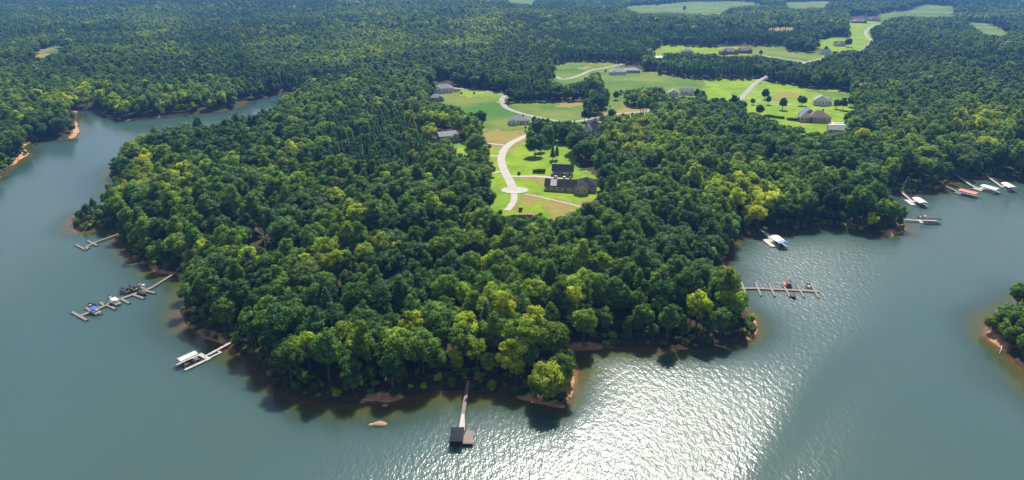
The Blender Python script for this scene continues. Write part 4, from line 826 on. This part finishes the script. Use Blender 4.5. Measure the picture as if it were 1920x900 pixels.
def pontoon(x, y, rot, label, hull='hull_grey', top='navy', L=7.0, group='boats moored at the docks'):
    t = thing('pontoon_boat', label, 'boat', (x, y, 0), rot, group)
    for sy in (-.85, .85): b = B(); b.tube((-.5 * L, sy, .12), (.42 * L, sy, .12), .33, .33, 8).tube((.42 * L, sy, .12), (.5 * L, sy, .3), .33, .05, 8); b.build('pontoon', 'hull_grey', t)
    B().box(-.48 * L, .46 * L, -1.2, 1.2, .47, .58).build('deck', 'deck', t)
    b = B()
    for q in ((-.46 * L, .44 * L, -1.18, -1.1), (-.46 * L, .44 * L, 1.1, 1.18), (.40 * L, .44 * L, -1.1, 1.1), (-.46 * L, -.45 * L, -1.1, 1.1)): b.box(*q, .58, 1.25)
    b.build('side_rail', hull, t)
    for q in ((-.44 * L, -.2 * L, -1.05, -.5), (-.44 * L, -.2 * L, .5, 1.05), (.16 * L, .38 * L, -1.05, -.5), (.16 * L, .38 * L, .5, 1.05)): B().box(*q, .585, 1.05).build('seat', 'seat', t)
    B().box(-.08 * L, .0 * L, .2, .9, .585, 1.5).build('console', hull, t)
    if top:
        for sx in (-.30, .12):
            for sy in (-1.1, 1.1): b = B(); b.tube((sx * L, sy, 1.2), (sx * L, sy, 2.5), .035, .035, 5); b.build('canopy_pole', 'steel', t)
        B().prism([(-1.25, 2.44), (0, 2.62), (1.25, 2.44), (1.25, 2.52), (0, 2.70), (-1.25, 2.52)], 'x', -.36 * L, .18 * L).build('canopy', top, t)
    B().box(-.5 * L - .45, -.48 * L - .02, -.22, .22, .1, 1.2).build('outboard_motor', 'hull_dark', t)
    return t
def ang(a, b_): return math.atan2(b_[1] - a[1], b_[0] - a[0])
def pier(label, gang, spine, fingers, w=1.9, m='deck', group=None, fw=1.3):
    g = [W(*p) for p in gang]; s = [W(*p) for p in spine]; o = (*s[0], 0); t = thing('dock', label, 'dock', o, 0, group)
    for i in range(len(g) - 1): walk(t, o, 'gangway', g[i], g[i + 1], 1.3, m, max(0, .5 * (len(g) - 1 - i)) + .04, max(0, .5 * (len(g) - 2 - i)) + .04)
    for i in range(len(s) - 1): walk(t, o, 'walkway', s[i], s[i + 1], w, m, -.004 * (i % 2), -.004 * (i % 2)); floats(t, o, s[i], s[i + 1], w)
    ends = []
    for i, (a, b_) in enumerate(fingers): A, Z = W(*a), W(*b_); walk(t, o, 'finger', A, Z, fw, m, .006, .006); floats(t, o, A, Z, fw); ends += [A, Z]
    posts(t, o, ends, 1.6, .1); return t
# left community dock
A_f = [((134, 584), (163, 600)), ((170, 586), (191, 588)), ((161, 576), (172, 584)), ((187, 566), (196, 572)), ((198, 570), (217, 579)), ((226, 560), (243, 568)), ((246, 551), (270, 559)), ((270, 544), (291, 549)), ((261, 535), (273, 543))]
pier('long zigzag marina dock with many fingers off the left bank', [(332, 511), (286, 538)], [(286, 538), (272, 544), (248, 552), (226, 560), (200, 571), (168, 585), (150, 592)], A_f)
fa = ang(W(198, 570), W(217, 579)); sa = ang(W(286, 538), W(150, 592))
for u, v, fn, lab in ((236, 547, lambda *a: pontoon(*a, hull='hull_dark', top='navy'), 'dark pontoon boat on the far side of the zigzag dock, left of the pair'), (250, 543, lambda *a: pontoon(*a, hull='hull_dark', top='navy'), 'dark pontoon boat on the far side of the zigzag dock, right of the pair'),
                      (212, 559, lambda *a: speedboat(*a, L=5), 'small white open boat behind the middle of the zigzag dock'), (217, 569, lambda *a: pontoon(*a, hull='hull_white', top='white_canvas', L=6.5), 'white topped pontoon boat in the middle of the zigzag dock'),
                      (179, 586, lambda *a: pontoon(*a, hull='hull_white', top='blue', L=6.5), 'boat with bright blue top near the outer end of the zigzag dock'), (174, 574, lambda *a: speedboat(*a, hull='hull_dark', L=5.5), 'dark open boat behind the outer end of the zigzag dock'),
                      (267, 551, lambda *a: speedboat(*a, hull='hull_dark', L=6.2, cover='navy'), 'dark covered boat in front of the inner zigzag dock'), (266, 535, lambda *a: speedboat(*a, L=4.8), 'white boat by the innermost finger of the zigzag dock')):
    x, y = W(u, v, .4); fn(x, y, fa, lab)
# small dock on the left spit
pier('small bent dock off the brushy left spit', [(222, 440), (182, 453)], [(182, 453), (172, 457), (163, 462), (159, 467)], [((141, 458), (161, 468)), ((163, 451), (183, 460)), ((159, 467), (168, 464))], 1.6)
# right community dock
E_f = [((1390, 528), (1399, 552)), ((1416, 528), (1427, 554)), ((1441, 530), (1453, 555)), ((1468, 532), (1481, 556)), ((1493, 533), (1508, 557)), ((1519, 528), (1535, 558))]
pier('straight marina dock with six cross fingers off the wooded knob', [(1358, 542), (1388, 540)], [(1388, 540), (1420, 540), (1457, 542), (1500, 544), (1536, 546)], E_f, 1.7, 'deck', None, 1.0)
fe = ang(W(1468, 532), W(1481, 556))
for u, v, fn, lab in ((1478, 536, lambda *a: pontoon(*a, hull='hull_dark', top='navy', L=6.5), 'dark pontoon boat on the far side of the six finger dock'), (1487, 555, lambda *a: speedboat(*a, hull='hull_dark', cover='navy', L=6), 'dark covered boat on the near side of the six finger dock'),
                      (1473, 534, lambda *a: speedboat(*a, hull='hull_grey', cover='red', L=5.2), 'small boat with dull red cover beside the dark pontoon'), (1515, 537, lambda *a: speedboat(*a, L=3.6), 'tiny white boat at the outer cross finger')):
    x, y = W(u, v, .4); fn(x, y, fe, lab)
# docks with one covered slip: gangway points, slip centre, length, width, canopy
def covered(label, gang, cen, L, Wd, canopy, boat, blab, m='deck_pale', ht=3.0, deck=None, arch=.7, turn=0.0):
    g = [W(*p) for p in gang]; c = W(*cen, .4); rot = ang(g[-2], g[-1]) + turn; o = (*c, 0); t = thing('covered_dock', label, 'dock', o, rot)
    ca, sa_ = math.cos(-rot), math.sin(-rot)
    loc = lambda p: ((p[0] - c[0]) * ca - (p[1] - c[1]) * sa_, (p[0] - c[0]) * sa_ + (p[1] - c[1]) * ca)
    gl = [loc(p) for p in g]
    for i in range(len(gl) - 1):
        f0, f1 = 1 - i / (len(gl) - 1), 1 - (i + 1) / (len(gl) - 1); b = B(); b.bar((*gl[i], 1.1 * f0 + .01), (*gl[i + 1], 1.1 * f1 + .01), 1.5, DECK - .25, DECK); b.build('gangway', m, t)
        b = B()
        for s in (-.72, .72):
            d = Vector((gl[i + 1][0] - gl[i][0], gl[i + 1][1] - gl[i][1])).normalized(); n_ = Vector((-d.y, d.x)) * s
            b.tube((gl[i][0] + n_.x, gl[i][1] + n_.y, 1.1 * f0 + 1.5), (gl[i + 1][0] + n_.x, gl[i + 1][1] + n_.y, 1.1 * f1 + 1.5), .05, .05, 5)
        b.build('handrail', 'steel', t)
    for sy in (-1, 1): b = B(); b.box(-L / 2, L / 2, sy * Wd / 2 - .75, sy * Wd / 2 + .75, .05, DECK); b.build('finger', m, t)
    B().box(-L / 2 - 2.6, -L / 2 - .003, -Wd / 2 - .75, Wd / 2 + .75, .05, DECK + .004).build('head_deck', m, t)
    if deck: B().box(*deck, .05, DECK - .004).build('side_deck', m, t)
    for sx in (-.46, 0, .46):
        for sy in (-1, 1): b = B(); b.tube((sx * L, sy * Wd / 2, DECK), (sx * L, sy * Wd / 2, ht), .08, .08, 6); b.build('post', 'steel', t)
    n_ = 8; e = Wd / 2 + .6; up = [(-e + 2 * e * k / n_, ht + arch * (1 - ((k - n_ / 2) / (n_ / 2)) ** 2)) for k in range(n_ + 1)]
    prof = up + [(p, z - .12) for p, z in up[::-1]]
    B().prism(prof, 'x', -L / 2 - .4, L / 2 + .5).build('canopy', canopy, t)
    if boat:
        (pontoon if boat == 'p' else speedboat)(c[0], c[1], rot + math.pi, blab, hull='hull_white' if boat != 'd' else 'hull_dark', **({'top': None} if boat == 'p' else {}), L=L * .8, group='boats under dock canopies')
    return t
covered('dock with white and blue canopied slip in the right cove', [(1416, 424), (1447, 449)], (1459, 457), 9.5, 4.4, 'white_canvas', 'd', 'dark boat under the white and blue canopy', deck=(-7.4, 4.0, -6.2, -3.0))
t = bpy.data.objects['covered_dock']; B().prism([(-2.9, 3.06), (0, 3.86), (2.9, 3.06), (2.9, 3.2), (0, 4.0), (-2.9, 3.2)], 'x', 3.2, 6.4).build('blue_awning', 'blue', t)
covered('dock with silver canopy and wide white side deck near the next cove', [(1688, 361), (1710, 377)], (1724, 383), 10.5, 4.6, 'roof_white', 'd', 'dark boat under the silver canopy', deck=(-9, 2.4, -6.4, -3.1))
covered('dock with red canopy by the far bank', [(1766, 348), (1790, 358), (1800, 363)], (1815, 366), 10.5, 4.4, 'red', None, '', 'deck', turn=.55)
covered('dock with silver canopy and long bent gangway by the far bank', [(1792, 331), (1820, 348), (1838, 355)], (1856, 358), 10.5, 5.0, 'roof_white', 's', 'white boat under the canopy of the bent gangway dock', deck=(-9, -2, -6.0, -3.3), turn=.25)
covered('dock with small white canopy, the farthest along the bank', [(1848, 331), (1877, 349)], (1890, 354), 10.5, 4.4, 'white_canvas', 's', 'white boat under the small far canopy')
covered('dock with dark navy canopy off the clay tip of the right cove', [(1680, 412), (1700, 413), (1728, 414)], (1745, 416), 9, 4.4, 'navy', None, '', 'deck_pale')
x, y = W(1730, 407, .4); speedboat(x, y, .2, 'white boat tied behind the navy canopy dock', L=5.5)
# covered boat dock on the left: pale gable roof over a dark slip, floating side platform
g0, g1 = W(452, 632, 1.6), W(392, 664); c = W(359, 680, .4); rot = ang(g0, g1); t = thing('boathouse_dock', 'floating dock with pale metal roof over a boat slip off the left bank', 'dock', (*c, 0), rot)
ca, sa_ = math.cos(-rot), math.sin(-rot); loc = lambda p: ((p[0] - c[0]) * ca - (p[1] - c[1]) * sa_, (p[0] - c[0]) * sa_ + (p[1] - c[1]) * ca)
a_, z_ = loc(g0), loc(g1); b = B(); b.bar((*a_, 1.3), (*z_, .02), 1.4, DECK - .2, DECK); b.build('gangway', 'deck_pale', t)
for q, nm in (((-4.6, 4.6, -3.6, -2.3), 'finger'), ((-4.6, 4.6, 2.3, 3.6), 'finger'), ((-6.4, -4.605, -3.6, 3.6), 'head_deck')): B().box(*q, .0, DECK).build(nm, 'deck_pale', t)
for q in ((-11.6, -6.41, 2.0, 2.9), (-11.6, -6.41, -.6, .3), (-11.6, -10.8, .303, 1.997)): B().box(*q, .0, DECK + .003).build('side_platform', 'deck_pale', t)
for sx in (-4.2, 0, 4.2):
    for sy in (-2.9, 2.9): b = B(); b.tube((sx, sy, DECK), (sx, sy, 3.1), .09, .09, 6); b.build('post', 'steel', t)
SIDE = -1
b = B(); roof_block(b, .3, SIDE * 1.9, 6.6, 2.4, 2.8, 'gx', .5, .4, .12); b.build('roof', 'roof_white', t)
pontoon(c[0], c[1], rot, 'dark blue boat in the slip under the pale roof', hull='navy', top=None, L=7.4, group='boats under dock canopies')
# bottom dock: long gangway, widening platform and dark boathouse
o3 = W(866, 822, 0); t = thing('boathouse_dock', 'dock at the bottom with long gangway, pale platform and dark boathouse', 'dock', (*o3, 0), 0)
g = [W(878, 712, 2.0), W(876, 727, 1.4), W(868, 776)]; lo = lambda p: (p[0] - o3[0], p[1] - o3[1])
for (p, q, za, zb) in ((g[0], g[1], 1.3, .85), (g[1], g[2], .85, .01)): b = B(); b.bar((*lo(p), za), (*lo(q), zb), 1.25, DECK - .2, DECK); b.build('gangway', 'deck', t)
P4 = [lo(W(*p)) for p in ((865, 775), (871, 775), (872, 810), (859, 810))]; b = B(); b.add([(x, y, .05) for x, y in P4[::-1]] + [(x, y, DECK) for x, y in P4[::-1]], [(3, 2, 1, 0), (4, 5, 6, 7), (0, 1, 5, 4), (1, 2, 6, 5), (2, 3, 7, 6), (3, 0, 4, 7)]); b.build('platform', 'deck_pale', t)
xa, ya = lo(W(844, 838)); xb, yb = lo(W(870, 812)); xc, _ = lo(W(888, 812))
for q, nm in (((xa, xb, yb, yb + 1.4), 'finger'), ((xb + .003, xc, ya + 1.5, yb + 1.4), 'side_deck'), ((xa, xa + 1.0, ya, yb - .003), 'finger'), ((xb - 1.0, xb, ya, yb - .003), 'finger')): B().box(*q, .05, DECK).build(nm, 'deck', t)
B().box(xb + .003, xc, ya + .9, ya + 1.497, .05, DECK + .5).build('bench', 'hull_dark', t)
for x, y in ((xa + .3, ya + .3), (xb - .3, ya + .3), (xa + .3, yb + .3), (xb - .3, yb + .3)): b = B(); b.tube((x, y, DECK), (x, y, 2.75), .09, .09, 6); b.build('post', 'post', t)
B().box(xa + .02, xb - .02, yb - .1, yb + .1, DECK, 2.74).build('back_wall', 'navy', t); B().box(xa + .02, xa + .14, ya, yb - .11, DECK, 2.74).build('side_wall', 'navy', t); B().box(xb - .14, xb - .02, ya, yb - .11, DECK, 2.74).build('side_wall', 'navy', t)
b = B(); roof_block(b, (xa + xb) / 2, (ya + yb) / 2, xb - xa, yb - ya, 2.75, 'hip', .5, .2, .12); b.build('roof', 'roof_dark', t)
for x, y in ((xb + .4, yb + 1.0),): b = B(); b.tube((x, y, -2), (x, y, 2.6), .13, .13, 7); b.build('post', 'hull_dark', t)
# rocks
def boulder(name, u, v, sx, sy, sz, label, seed):
    x, y = W(u, v, 0); g = np.random.default_rng(seed); iv, f = ico(); q = iv * (1 + g.normal(0, .07, (len(iv), 1))) * np.array([sx, sy, sz]); o = link(name, mesh(name, q.tolist(), f.tolist(), 'rock', True)); o.location = (x, y, -.15 * sz); return tag(o, label, 'rock')
boulder('boulder', 712, 796, 2.7, 1.7, .95, 'pale smooth boulder standing out of the water below the point', 2); boulder('rock', 696, 797, 1.1, .9, .5, 'small dark rock beside the pale boulder', 3)
boulder('rock', 722, 760, 1.3, 1.0, .6, 'grey rock at the foot of the bank above the boulder', 6); boulder('rock', 1052, 762, 1.6, 1.1, .8, 'pale rock at the outer corner of the clay tip', 7)

# ------------------------------------------------------------------ air
b = B(); b.box(-8800, 8800, -700, 9900, -5.2, 160)
hz = b.build('haze', None); hm = bpy.data.materials.new('haze_air'); N_, L_ = nodes_of(hm); N_.remove(N_['Principled BSDF'])
pv = N_.new('ShaderNodeVolumePrincipled'); pv.inputs['Color'].default_value = (.13, .35, .88, 1); pv.inputs['Density'].default_value = HAZE_DENSITY; pv.inputs['Anisotropy'].default_value = .2
L_.new(pv.outputs[0], N_['Material Output'].inputs['Volume']); hz.data.materials.append(hm); hz['kind'] = 'stuff'; hz['label'] = 'thin bluish haze over the land and lake'
